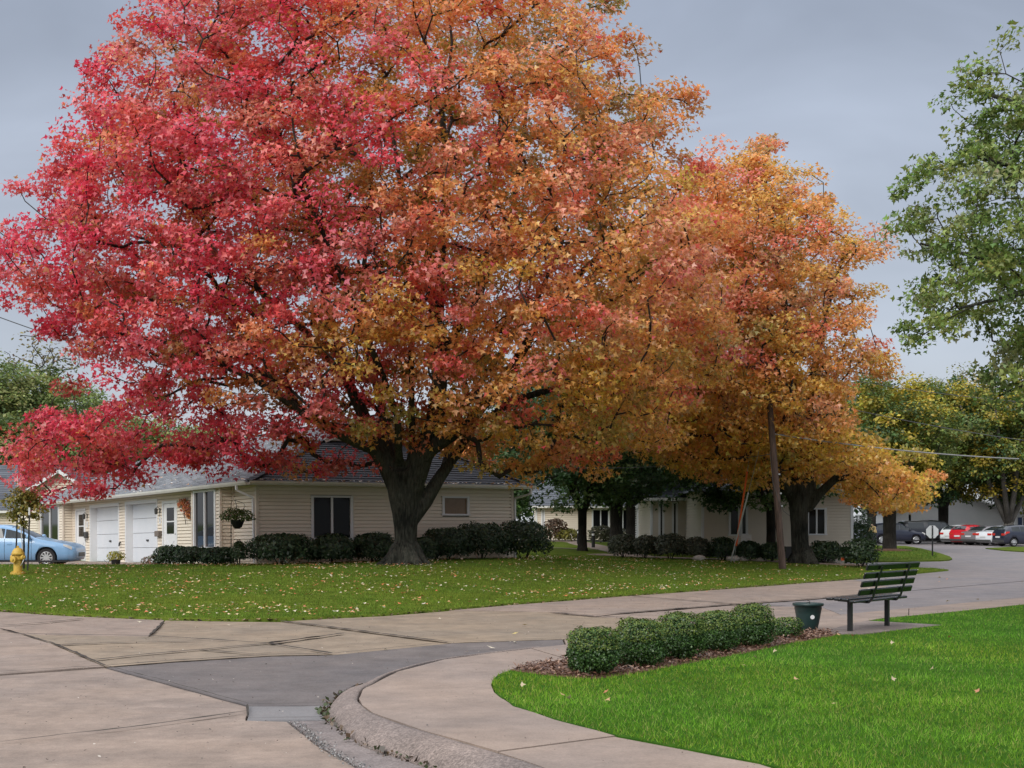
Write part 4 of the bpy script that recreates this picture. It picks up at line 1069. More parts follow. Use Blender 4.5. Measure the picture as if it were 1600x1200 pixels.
    siding('gable_siding', (xl,yg,0), (1,0,0), (0,-1,0), xr-xl, zt+.05, zr-.02, S, h, top=lambda z: ((z-zt)*sl, (xr-xl)-(z-zt)*sr) if z < zr-.06 else None)
    MB().box(xl,xr,yg-.05,yg-.02,zt-.0,zt+.09).build('gable_trim', Wh, h)
    MB().obox((xl,yg-.2,zt-.02),(xm,yg-.2,zr-.03),.04,.14,(0,0,1)).obox((xr,yg-.2,zt-.02),(xm,yg-.2,zr-.03),.04,.14,(0,0,1)).build('rake_board', Wh, h)
    # eaves
    MB().box(-e+.02,W+e-.02,-e+.02,.0,HW-.02,HW).box(-e+.02,.0,.002,Ym,HW-.02,HW).box(W,W+e-.02,.002,Ym,HW-.02,HW).build('soffit', M['soffit'], h)
    def gut(p, q, nm='gutter'):
        p, q = Vector(p), Vector(q); d = (q-p).normalized(); o_ = Vector((d.y,-d.x,0))
        prof = [(0,0),(.075,0),(.11,.06),(.12,.115),(.1,.115),(.09,.07),(.0,.07)]; mb = MB(); n = len(prof); V = []
        for c in (p, q): V += [c + o_*a + Vector((0,0,b)) for a, b in prof]
        mb.add(V, [(i, (i+1) % n, (i+1) % n + n, i+n) for i in range(n)] + [tuple(range(n-1,-1,-1)), tuple(range(n,2*n))])
        return mb.build(nm, M['gutter_metal'], h)
    gut((-e-.0,-e,HW-.06), (W+e,-e,HW-.06)); gut((-e,Ym,HW-.06), (-e,-e+.005,HW-.06)); gut((W+e,-e+.005,HW-.06), (W+e,Ym,HW-.06))
    def spout(pts): 
        mb = MB()
        for i in range(len(pts)-1): mb.obox(pts[i], pts[i+1], .08, .06, (1,0,0) if abs(pts[i][2]-pts[i+1][2]) > .5 else (0,0,1))
        mb.build('downspout', Wh, h)
    spout([(-e-.05,.25,HW-.06),(-e-.05,.25,HW-.2),(-.12,.14,HW-.42),(-.09,.13,.05)])
    spout([(W+e-.15,-e-.05,HW-.06),(W+e-.15,-e-.05,HW-.22),(W+.13,-.02,HW-.36),(W+.13,-.02,.1)])
    return h, fw, lw, C0, va
RF_cap = mat('ridge shingle', (.03, .033, .042), (.05, .053, .065), rough=.8, scale=12)
HOUSE, fw, lw, C0, VA = long_house()
bpy.context.view_layer.update()
HM = HOUSE.matrix_basis.copy()

def leaves_on(name, pts, mat_, size, cols, seed, label, cat, kind='stuff'):
    g = np.random.default_rng(seed); n = len(pts)
    C = np.array(cols)[g.integers(0, len(cols), n)] * (1 + g.normal(0, .12, (n, 1)))
    o = face_cloud(name, pts, rdir(n, g)*.35 + np.array([0,0,1]), rdir(n, g)*np.array([1,1,.15]), size*np.clip(1+g.normal(0,.25,n),.5,1.6), np.clip(C, .01, .9), mat_, 'maple')
    return tag(o, label, cat, kind=kind)
g = np.random.default_rng(41); n = 520
LITTER = [(.62,.55,.42), (.66,.50,.30), (.60,.33,.16), (.70,.62,.50), (.55,.22,.12), (.50,.40,.16)]
uu = g.random((n, 2)); lx = -.5 + uu[:, 0]**1.3*5.4; ly = np.maximum(-.3 + uu[:, 1]**1.6*22, lx*.85)
rp = np.stack([lx, ly, 2.47 + (lx+.55)*(1.57/3.99) + .035], 1)
e1 = g.random((160, 1)); gp = np.concatenate([-.55 + e1*10.1, np.full((160,1), -.5) + g.normal(0,.05,(160,1)), np.full((160,1), 2.53) + g.random((160,1))*.03], 1)
allp = np.array([tuple(HM @ Vector(p)) for p in np.concatenate([rp, gp])])
leaves_on('roof_leaves', allp, M['litter'], .085, LITTER[:4] + [(.75,.72,.68)]*3, 42, 'pale fallen leaves scattered over the long grey roof', 'leaves')

def simple_house(name, label, loc, rz, w, d, hw, rise, smat, rmat, wins, gable_front=False, trim='white', over=.4, hip=False):
    """gabled house: ridge along its width unless gable_front; wins are (x0, x1, z0, z1, lites, glass)"""
    h = empty(name, loc, rz, label, 'house')
    siding('front_siding', (0,0,0), (1,0,0), (0,-1,0), w, 0, hw, M[smat], h, [q[:4] for q in wins], step=.13, groove=.036)
    siding('side_siding', (0,0,0), (0,1,0), (-1,0,0), d, 0, hw, M[smat], h, step=.13, groove=.036)
    siding('side_siding', (w,0,0), (0,1,0), (1,0,0), d, 0, hw, M[smat], h, step=.13, groove=.036)
    MB().box(.06,w-.06,.12,d,-.6,hw).build('wall', M['soffit'], h); MB().box(0,w,.01,.06,-.8,0).build('foundation', M['dark_grey'], h)
    for q in wins: window(h, (q[0],0,0), (1,0,0), (0,-1,0), q[1]-q[0], q[2], q[3], q[4], fw=.08, glass=q[5] if len(q) > 5 else 'glass')
    for x in (0, w): MB().box(x-.06,x+.06,-.03,.06,0,hw).build('corner_trim', M[trim], h)
    if gable_front:
        m_ = w/2; k = m_/rise
        siding('gable_siding', (0,0,0), (1,0,0), (0,-1,0), w, hw, hw+rise, M[smat], h, step=.13, groove=.036, top=lambda z: ((z-hw)*k, w-(z-hw)*k) if z < hw+rise-.1 else None)
        sl = rise/m_
        roof_plane('roof_side', (-over,-over,hw-over*sl), (-over,d,hw-over*sl), (m_,-over,hw+rise), (m_,d,hw+rise), M[rmat], h, course=.3, tab=.6)
        roof_plane('roof_side', (w+over,-over,hw-over*sl), (w+over,d,hw-over*sl), (m_,-over,hw+rise), (m_,d,hw+rise), M[rmat], h, course=.3, tab=.6)
        MB().obox((-over,-over,hw-over*sl-.08),(m_,-over,hw+rise-.08),.05,.16).obox((w+over,-over,hw-over*sl-.08),(m_,-over,hw+rise-.08),.05,.16).build('rake_board', M[trim], h)
    else:
        sl = rise/(d/2)
        zo = hw-over*sl+.1; hi = min(d/2, w/2-.1) if hip else -over
        roof_plane('roof_front', (-over,-over,zo), (w+over,-over,zo), (hi,d/2,hw+rise), (w-hi,d/2,hw+rise), M[rmat], h, course=.3, tab=.6)
        roof_plane('roof_back', (-over,d+over,zo), (w+over,d+over,zo), (hi,d/2,hw+rise), (w-hi,d/2,hw+rise), M[rmat], h, course=.3, tab=.6)
        if hip:
            roof_plane('roof_side', (-over,d+over,zo), (-over,-over,zo), (hi,d/2,hw+rise), (hi,d/2-.02,hw+rise), M[rmat], h, course=.3, tab=.6)
            roof_plane('roof_side', (w+over,-over,zo), (w+over,d+over,zo), (w-hi,d/2-.02,hw+rise), (w-hi,d/2,hw+rise), M[rmat], h, course=.3, tab=.6)
        MB().box(-over,w+over,-over-.1,-over,hw-over*sl-.05,hw-over*sl+.08).build('gutter', M['gutter_metal'], h)
        MB().box(-over,w+over,-over,0,hw-over*sl-.03,hw-over*sl-.01).build('soffit', M['soffit'], h)
        for x in () if hip else (0, w):
            mb = MB().add([(x,.03,hw),(x,d,hw),(x,d/2,hw+rise-.06)], [(0,1,2)]); mb.build('gable_end', M[smat], h)
    return h

# tan duplex behind the second maple
s62 = 62/FPX
def bx(px, Y, x0): return (px-800)/FPX*Y - x0
x0 = X(1098, 62); z0 = .62
zw = lambda py, Y, z_: EYE + (HOR-py)/FPX*Y - z_
W2 = [(bx(1139,62,x0), bx(1156,62,x0), zw(835,62,z0), zw(792,62,z0), 1), (bx(1157,62,x0), bx(1168,62,x0), zw(834,62,z0), zw(792,62,z0), 1), (bx(1261,62,x0), bx(1291,62,x0), zw(834,62,z0), zw(796,62,z0), 2)]
simple_house('tan_duplex', 'tan-sided duplex seen through the trunks behind the hedge row', (x0, 62, z0), 0, X(1331, 62)-x0, 9, 2.5, 2.2, 'siding2', 'roof_far', W2, hip=True)
# its shaded porch wing
x1 = X(1018, 68)
simple_house('porch_wing', 'shaded beige porch wing with narrow windows beside the tan duplex', (x1, 68, .5), 0, X(1096, 68)-x1, 7, 2.5, 1.9, 'siding2', 'roof_far',
             [(.35,.6,.2,2.1,1),(1.0,1.25,.2,2.1,1),(1.7,1.9,.9,2.1,1)], hip=True)
# cream house far behind the bollards
x2 = X(838, 90)
simple_house('cream_house', 'far cream house with white-framed bay windows beyond the walk', (x2, 90, .6), 0, X(1003, 90)-x2, 8, 2.3, 2.2, 'siding', 'roof_far',
             [(bx(846,90,x2),bx(851,90,x2),.5,1.9,1),(bx(925,90,x2),bx(952,90,x2),.75,1.9,2),(bx(972,90,x2),bx(981,90,x2),.6,1.9,1)])
hx = X(997, 78)
simple_house('white_entry', 'small white gabled entry with paned door past the stout trunks', (hx, 78, .5), 0, .85, 2.5, 2.2, .3, 'siding3', 'roof_far', [(.12,.36,.9,1.9,1),(.5,.72,.9,1.9,1)], gable_front=True, over=.15)
# neighbour at the left edge
x3 = X(-160, 76)
simple_house('neighbour_house', 'neighbouring cream house with dark slate roof behind the blue sedan', (x3, 76, .1), 0, X(66, 76)-x3, 10, 2.35, 2.55, 'siding', 'roof_far', [(3,4.4,.9,2.0,2)])
x4 = X(42, 72)
simple_house('gabled_wing', 'cream gabled wing with white rake boards under the red boughs', (x4, 71, .1), 0, X(158, 71)-x4, 8, 2.95, 1.3, 'siding', 'roof_far', [], gable_front=True)
# white building behind the lot
x5 = X(1398, 131)
wb = simple_house('white_building', 'pale grey lap-sided building behind the parked cars', (x5, 131, .2), 0, X(1566, 131)-x5, 12, 2.9, 1.7, 'siding3', 'roof_far', [(1.2,1.6,1.0,2.3,1)], gable_front=True)
x6 = X(1570, 136)
simple_house('white_building', 'pale grey building with blue-shuttered window beside the forked tree', (x6, 136, .2), 0, 12, 9, 2.9, 2.0, 'siding3', 'roof_far', [(1.7,2.4,1.0,2.0,2),(4.5,5.2,1.0,2.0,2)])
h6 = bpy.data.objects['white_building.001']
M['blue'] = mat('blue shutter', (.03, .05, .11), rough=.5)
for a in (1.25, 2.45): MB().box(a, a+.4, -.06, -.03, .95, 2.05).build('shutter', M['blue'], h6)

# ------------------------------------------------------------------ shrubs
def shrub_mesh(name, w, d, h, cols, n, leaf, seed, p=2.4, shape='oval', mat_='green_leaf', lump=.14, zlow=.0, up=.25, parent=None, tipcol=None, lowcut=-.65):
    g = np.random.default_rng(seed)
    u = rdir(n, g); u[:, 2] = np.where(u[:, 2] < lowcut, -u[:, 2], u[:, 2])
    r = (np.abs(u[:, 0])**p + np.abs(u[:, 1])**p + np.abs(u[:, 2])**p) ** (-1/p)
    lm = 1 + lump * nz(u, 2.2, seed*.7) + lump*.7 * nz(u, 5.5, seed*.3)
    dep = 1 - .5 * g.random(n)**1.8
    Pn = u * (r * lm * dep)[:, None]
    P = Pn * np.array([w/2, d/2, h/2]) + np.array([0, 0, h/2 + zlow])
    P[:, 2] = np.maximum(P[:, 2], .02)
    N = u + rdir(n, g)*.7 + np.array([0,0,.3]); T = u*.8 + rdir(n, g)*.55 + np.array([0,0,up])
    C = np.array(cols)[g.integers(0, len(cols), n)] * np.clip(1 + g.normal(0, .25, (n, 1)), .45, 1.8)
    if tipcol is not None:
        tip = (u[:, 2] > .1) & (dep > .86) & (g.random(n) < .6); C[tip] = np.array(tipcol) * np.clip(1 + g.normal(0, .2, (tip.sum(), 1)), .5, 1.6)
    return face_cloud(name, P, N, T, leaf*np.clip(1+g.normal(0,.2,n),.5,1.6), np.clip(C,.003,.9), M[mat_], shape, parent)

def shrub(name, label, x, y, w, d, h, cols, n, leaf, seed, group=None, cat='shrub', stems=5, z=None, **k):
    zb = gz(x, y) if z is None else z
    r = empty(name, (x, y, zb), random.Random(seed).uniform(0, .6), label, cat, group)
    shrub_mesh('foliage', w, d, h, cols, n, leaf, seed, parent=r, **k)
    g = random.Random(seed)
    for i in range(stems):
        a = g.uniform(0, 6.28); q = g.uniform(.15, .34)
        MB().tube([(math.cos(a)*.04*w, math.sin(a)*.04*w, -.04), (math.cos(a)*w*q*.5, math.sin(a)*d*q*.5, h*.3), (math.cos(a)*w*q, math.sin(a)*d*q, h*.68)], [.016, .011, .005], 5).build('stem', M['twig'], r)
    return r

BOX = [(.035,.085,.018), (.05,.11,.022), (.026,.062,.015), (.065,.125,.026)]
bushes = [(926,1055,78,72,'first clipped boxwood at the tapered tip of the mulch bed'), (999,1042,79,73,'second clipped boxwood from the tip of the mulch bed'), (1062,1031,74,72,'middle clipped boxwood of the row in the mulch bed'),
          (1121,1019,66,63,'fourth clipped boxwood from the tip of the mulch bed'), (1177,1010,66,65,'tall clipped boxwood next to the small seedling boxwood'), (1230,996,46,30,'tiny low boxwood beside the teal planter')]
for i, (px, py, wp, hp, lb) in enumerate(bushes):
    x, y = G(px, py, ZS+.02); s = y/FPX; y += wp*s*.42; w = wp*s; h = hp*s*1.03
    shrub('boxwood_shrub', lb, x + .02, y, w, w*.95, h*.93, BOX, 12000 if i < 5 else 3000, .022, 200+i, 'boxwoods in the mulch bed', z=ZS+.02, p=3.6, lump=.16, lowcut=-.93, zlow=h*.015, mat_='box_leaf', tipcol=(.125,.17,.03), stems=7)

JUN = [(.028,.060,.024), (.042,.078,.030), (.022,.046,.020), (.062,.098,.04)]
def front_pt(px, off):
    r = (px-800)/FPX; ox, oy = C0.x + VA[1]*off, C0.y - VA[0]*off
    lx = (r*oy - ox)/(VA[0] - VA[1]*r); return ox + VA[0]*lx, oy + VA[1]*lx
fr = [(440,836,112,'wide spreading dark juniper at the front corner downspout'), (519,838,66,'low dark juniper under the double front window'), (584,835,60,'round dark juniper between the double window and the maple trunk'), (662,842,44,'small dark juniper tucked behind the maple trunk'),
      (698,826,76,'dark juniper just past the maple trunk under the small blinded window'), (752,819,84,'tall dark juniper under the small blinded window'), (818,815,84,'largest dark juniper wrapping the far front corner')]
for i, (px, top, wp, lb) in enumerate(fr):
    x, y = front_pt(px, 1.35); s = y/FPX; zb = gz(x, y); h = EYE + (HOR-top)/FPX*y - zb
    shrub('juniper_shrub', lb, x, y, wp*s*1.04, 1.9, h, JUN, 5200, .10, 220+i, 'junipers along the front wall', p=2.3, shape='long', lump=.2, up=.5)
def left_pt(px, off):
    r = (px-800)/FPX; ox, oy = C0.x - VA[0]*off, C0.y - VA[1]*off
    t = (r*oy - ox)/(-VA[1] - r*VA[0]); return ox - VA[1]*t, oy + VA[0]*t
for i, (px, top, wp, lb) in enumerate([(268,855,50,'low dark shrub beside the near garage door'), (303,857,52,'low dark shrub under the tall bay window'), (342,858,50,'low dark shrub at the side of the bay window')]):
    x, y = left_pt(px, 1.5); s = y/FPX; zb = gz(x, y) - .03; h = EYE + (HOR-top)/FPX*y - zb
    shrub('low_shrub', lb, x, y, wp*s*1.1, 1.0, h, JUN[:3], 2400, .075, 240+i, 'low shrubs by the bay window', p=2.6)
x, y = left_pt(373, 1.3); zb = gz(x, y)
shrub('dwarf_conifer', 'small pointed dwarf conifer between the hanging basket and the corner', x, y, .5, .5, EYE + (HOR-842)/FPX*y - zb, [(.05,.085,.03),(.035,.065,.028)], 1500, .06, 250, p=1.3, shape='long', cat='conifer')
x, y = left_pt(240, 1.9)
shrub('faded_perennial', 'faded pinkish perennials at the end of the low shrubs', x, y, .75, .5, .32, [(.35,.2,.15),(.2,.13,.09),(.12,.14,.05)], 500, .06, 251, stems=3, cat='plant')

HED = [(.085,.10,.06), (.11,.125,.08), (.06,.075,.045), (.17,.175,.12)]
rowb = [(974,838,874,46),(1008,839,876,40),(1047,837,877,52),(1089,842,878,42),(1130,842,880,46),(1171,848,881,38),(1206,850,879,38),(1290,848,883,52),(1345,845,888,56)]
rl = ['first loose round hedge bush at the walk junction', 'second loose hedge bush from the walk junction', 'third and widest hedge bush from the walk junction', 'hedge bush before the porch tree trunk', 'hedge bush behind the orange cable guard',
      'hedge bush below the white utility box', 'hedge bush just behind the leaning pole', 'hedge bush between the golden maple trunk and the end bush', 'large dark hedge bush ending the row by the bench']
for i, ((px, top, bot, wp), lb) in enumerate(zip(rowb, rl)):
    Y = 54.5 - i*.35 if i < 8 else 49.5
    x = X(px, Y); s = Y/FPX; zb = gz(x, Y); h = EYE + (HOR-top)/FPX*Y - zb
    shrub('hedge_bush', lb, x, Y, wp*s, wp*s*.9, h, HED if i < 4 else JUN, 2600, .085, 260+i, 'bushes of the hedge row', p=2.5, lump=.2, zlow=h*.04, stems=6)
shrub('hedge_bush', 'upright dark evergreen at the far corner of the tan duplex', X(1346, 63), 63, 1.3, 1.2, 1.9, JUN, 2200, .1, 270, p=2.0, shape='long', z=.1)
for i, (px, w, h, lb, c) in enumerate([(940,1.6,1.0,'hydrangea bush under the cream bay window',[(.16,.15,.09),(.1,.11,.06)]), (962,1.6,.9,'hydrangea bush before the stout trunks',[(.14,.13,.08),(.09,.1,.05)]), (868,1.5,1.3,'russet brown bush at the cream house wall',[(.16,.09,.05),(.11,.07,.045)]),
                                       (886,1.8,.7,'yellow-green bush beside the first bollard light',[(.3,.28,.05),(.2,.2,.05)]), (1036,2.4,.6,'low clipped dark hedge before the porch wing',JUN)]):
    Y = 84 if i != 4 else 66
    shrub('garden_bush', lb, X(px, Y), Y, w, 1.2, h, c, 900, .14, 280+i, stems=3, p=2.3)

# ------------------------------------------------------------------ bench and planter
def bench():
    zb = ZS + .012
    r = empty('park_bench', (5.0, 19.72, zb), math.atan2(.79, .61), 'dark green slatted park bench on a concrete pad', 'bench')
    for s_ in (-.63, .63):
        MB().box(s_-.03, s_+.03, -.03, .03, -.02, .40).build('leg', M['bench_steel'], r, bevel=.004)
    for i, y in enumerate((-.15, -.04, .07, .185)):
        MB().box(-.9, .9, y-.048, y+.048, .412 - .018*(i == 0) + .004*i, .447 - .018*(i == 0) + .004*i).build('seat_slat', M['bench'], r, bevel=.012)
    for s_ in (-.48, .48):
        mb = MB().obox((s_,.24,.40),(s_,-.2,.385),.045,.018).obox((s_,-.2,.385),(s_,-.268,.46),.045,.018,(0,1,0)).obox((s_,-.262,.45),(s_,-.405,.885),.045,.014,(0,1,0))
        mb.build('bracket', M['bench_steel'], r)
    MB().obox((-.66,0,.392),(.66,0,.392),.06,.02).build('stretcher', M['bench_steel'], r)
    d = Vector((0, -.145, .43)).normalized()
    for i in range(4):
        c = Vector((0, -.232, .49)) + d*(.052 + i*.12)
        n = Vector((0, -d.z, d.y))
        MB().obox(c - Vector((.9,0,0)), c + Vector((.9,0,0)), .036, .088, d).build('back_slat', M['bench'], r, bevel=.012)
bench()

def planter():
    x, y = G(1266, 985.5, ZS); y += .14
    r = empty('planter_pot', (x, y, ZS), 0, 'round teal plastic planter with white sticker beside the bench', 'planter')
    p = [(.118,0),(.128,.005),(.150,.10),(.172,.22),(.183,.285),(.188,.29),(.188,.335),(.203,.335),(.215,.345),(.215,.368),(.203,.376),(.188,.376),(.176,.36),(.165,.30)]
    MB().lathe(p, 40).build('shell', M['pot'], r, smooth=True)
    MB().lathe([(.0,.31),(.1,.318),(.168,.30)], 24).build('soil', M['soil'], r)
    d = Vector((-.1, -1, 0)).normalized(); c = Vector((.02, 0, .19)) + Vector((.02, -1, 0)).normalized()*.170
    mb = MB(); n = 16; ax = Vector((1,.0,0)); up = Vector((0,-.15,1)).normalized(); nn = ax.cross(up)
    mb.add([c + nn*.006] + [c + nn*.006 + ax*.03*math.cos(6.2832*k/n) + up*.03*math.sin(6.2832*k/n) for k in range(n)], [(0, k+1, (k+1) % n + 1) for k in range(n)])
    mb.build('sticker', M['white'], r)
    MB().tube([(.03,.02,.31),(.01,-.02,.39),(-.03,-.05,.385),(-.04,-.1,.36)], .004, 5).tube([(.05,.05,.31),(.03,.04,.40),(.0,.06,.41)], .004, 5).build('dry_stem', M['twig'], r)
planter()

# ------------------------------------------------------------------ hydrant
def hydrant():
    Y = 36.0; x = X(28, Y); r = empty('fire_hydrant', (x, Y, gz(x, Y)), R(-20), 'yellow fire hydrant standing on the lawn', 'hydrant')
    k = M['hydrant']
    MB().lathe([(.17,-.1),(.19,.0),(.19,.045),(.11,.05),(.105,.36),(.125,.37),(.125,.4),(.11,.41),(.112,.5)], 20).build('barrel', k, r, smooth=False)
    b = MB().lathe([(.16,.5),(.165,.53),(.15,.545),(.13,.60),(.09,.655),(.04,.675)], 20).build('bonnet', k, r)
    MB().lathe([(.03,.67),(.03,.72),(.018,.725)], 5).build('operating_nut', k, b)
    for s_ in (1, -1):
        c = MB().lathe([(.055,.09),(.055,.14),(.068,.14),(.068,.19),(.03,.2),(.03,.225)], 12, (0,0,.43), 'X') if s_ > 0 else MB().lathe([(.03,-.225),(.03,-.2),(.068,-.19),(.068,-.14),(.055,-.14),(.055,-.09)], 12, (0,0,.43), 'X')
        c.build('hose_nozzle', k, r)
    MB().lathe([(.035,-.235),(.035,-.21),(.085,-.2),(.085,-.15),(.07,-.15),(.07,-.08)], 14, (0,0,.38), 'Y').build('pumper_nozzle', k, r)
    for a in range(6): MB().lathe([(.014,.05),(.014,.075)], 6, (.15*math.cos(a*1.047), .15*math.sin(a*1.047), 0)).build('bolt', k, r)
    MB().tube([(.2,0,.40),(.19,-.06,.3),(.13,-.06,.22)], .008, 5).build('cap_chain', M['steel'], r)
hydrant()

# ------------------------------------------------------------------ cars
def car_profile(kind):
    # x, bottom, belt, roof, half width (front = +x)
    if kind == 'sedan':
        P = [(2.40,.36,.56,.56,.60),(2.33,.24,.69,.69,.76),(2.12,.20,.79,.79,.85),(1.7,.19,.88,.88,.895),(1.25,.19,.95,.96,.905),(1.0,.19,.985,1.02,.91),(.6,.19,.99,1.22,.915),(.2,.19,.985,1.38,.915),(-.15,.19,.985,1.45,.915),(-.6,.19,.99,1.46,.915),(-1.0,.19,1.0,1.42,.91),(-1.4,.19,1.02,1.28,.905),(-1.75,.19,1.04,1.10,.895),(-2.1,.22,1.04,1.05,.87),(-2.34,.28,1.0,1.01,.82),(-2.42,.38,.62,.62,.74)]
        W = [(.86,-.02,0),(-.06,-.84,0),(-.9,-1.42,1)]; ws = (.97,.12); rs = (-1.05,-1.72); wb = (1.40,-1.38); wr = .325
    elif kind == 'hatch':
        P = [(2.0,.34,.58,.58,.58),(1.93,.24,.72,.72,.74),(1.7,.2,.86,.86,.83),(1.3,.19,.97,.97,.865),(.95,.19,1.02,1.05,.87),(.55,.19,1.03,1.28,.875),(.15,.19,1.03,1.46,.875),(-.4,.19,1.03,1.53,.875),(-1.0,.19,1.06,1.51,.875),(-1.55,.19,1.10,1.44,.87),(-1.85,.2,1.10,1.22,.85),(-1.98,.28,1.0,1.04,.82),(-2.05,.4,.62,.64,.75)]
        W = [(.75,.02,0),(-.02,-.72,0),(-.78,-1.4,1)]; ws = (.93,.17); rs = (-1.56,-1.9); wb = (1.25,-1.27); wr = .31
    elif kind == 'suv':
        P = [(2.3,.4,.66,.66,.66),(2.22,.3,.86,.86,.82),(1.95,.26,.98,.98,.89),(1.4,.25,1.06,1.06,.92),(1.1,.25,1.1,1.13,.925),(.75,.25,1.11,1.4,.93),(.35,.25,1.11,1.62,.93),(-.3,.25,1.12,1.70,.93),(-1.2,.25,1.14,1.69,.93),(-1.85,.25,1.16,1.6,.925),(-2.15,.28,1.14,1.25,.9),(-2.26,.36,1.0,1.05,.88),(-2.32,.45,.66,.7,.8)]
        W = [(.9,.1,0),(.04,-.85,0),(-.92,-1.75,1)]; ws = (1.06,.36); rs = (-1.86,-2.17); wb = (1.4,-1.4); wr = .36
    else:  # pickup
        P = [(2.85,.5,.8,.8,.78),(2.78,.4,1.06,1.06,.9),(2.4,.36,1.16,1.16,.97),(1.6,.35,1.2,1.2,.99),(1.3,.35,1.24,1.27,.995),(.95,.35,1.25,1.58,1.0),(.6,.35,1.25,1.83,1.0),(-.2,.35,1.26,1.9,1.0),(-1.0,.35,1.26,1.88,1.0),(-1.4,.35,1.27,1.84,1.0),(-2.5,.35,1.27,1.84,.99),(-2.78,.37,1.27,1.78,.98),(-2.88,.4,1.2,1.24,.97),(-2.92,.5,.8,.84,.9)]
        W = [(1.05,.3,0),(.24,-.85,0),(-1.2,-2.5,1)]; ws = (1.26,.58); rs = (-2.79,-2.89); wb = (1.75,-1.75); wr = .4
    return P, W, ws, rs, wb, wr

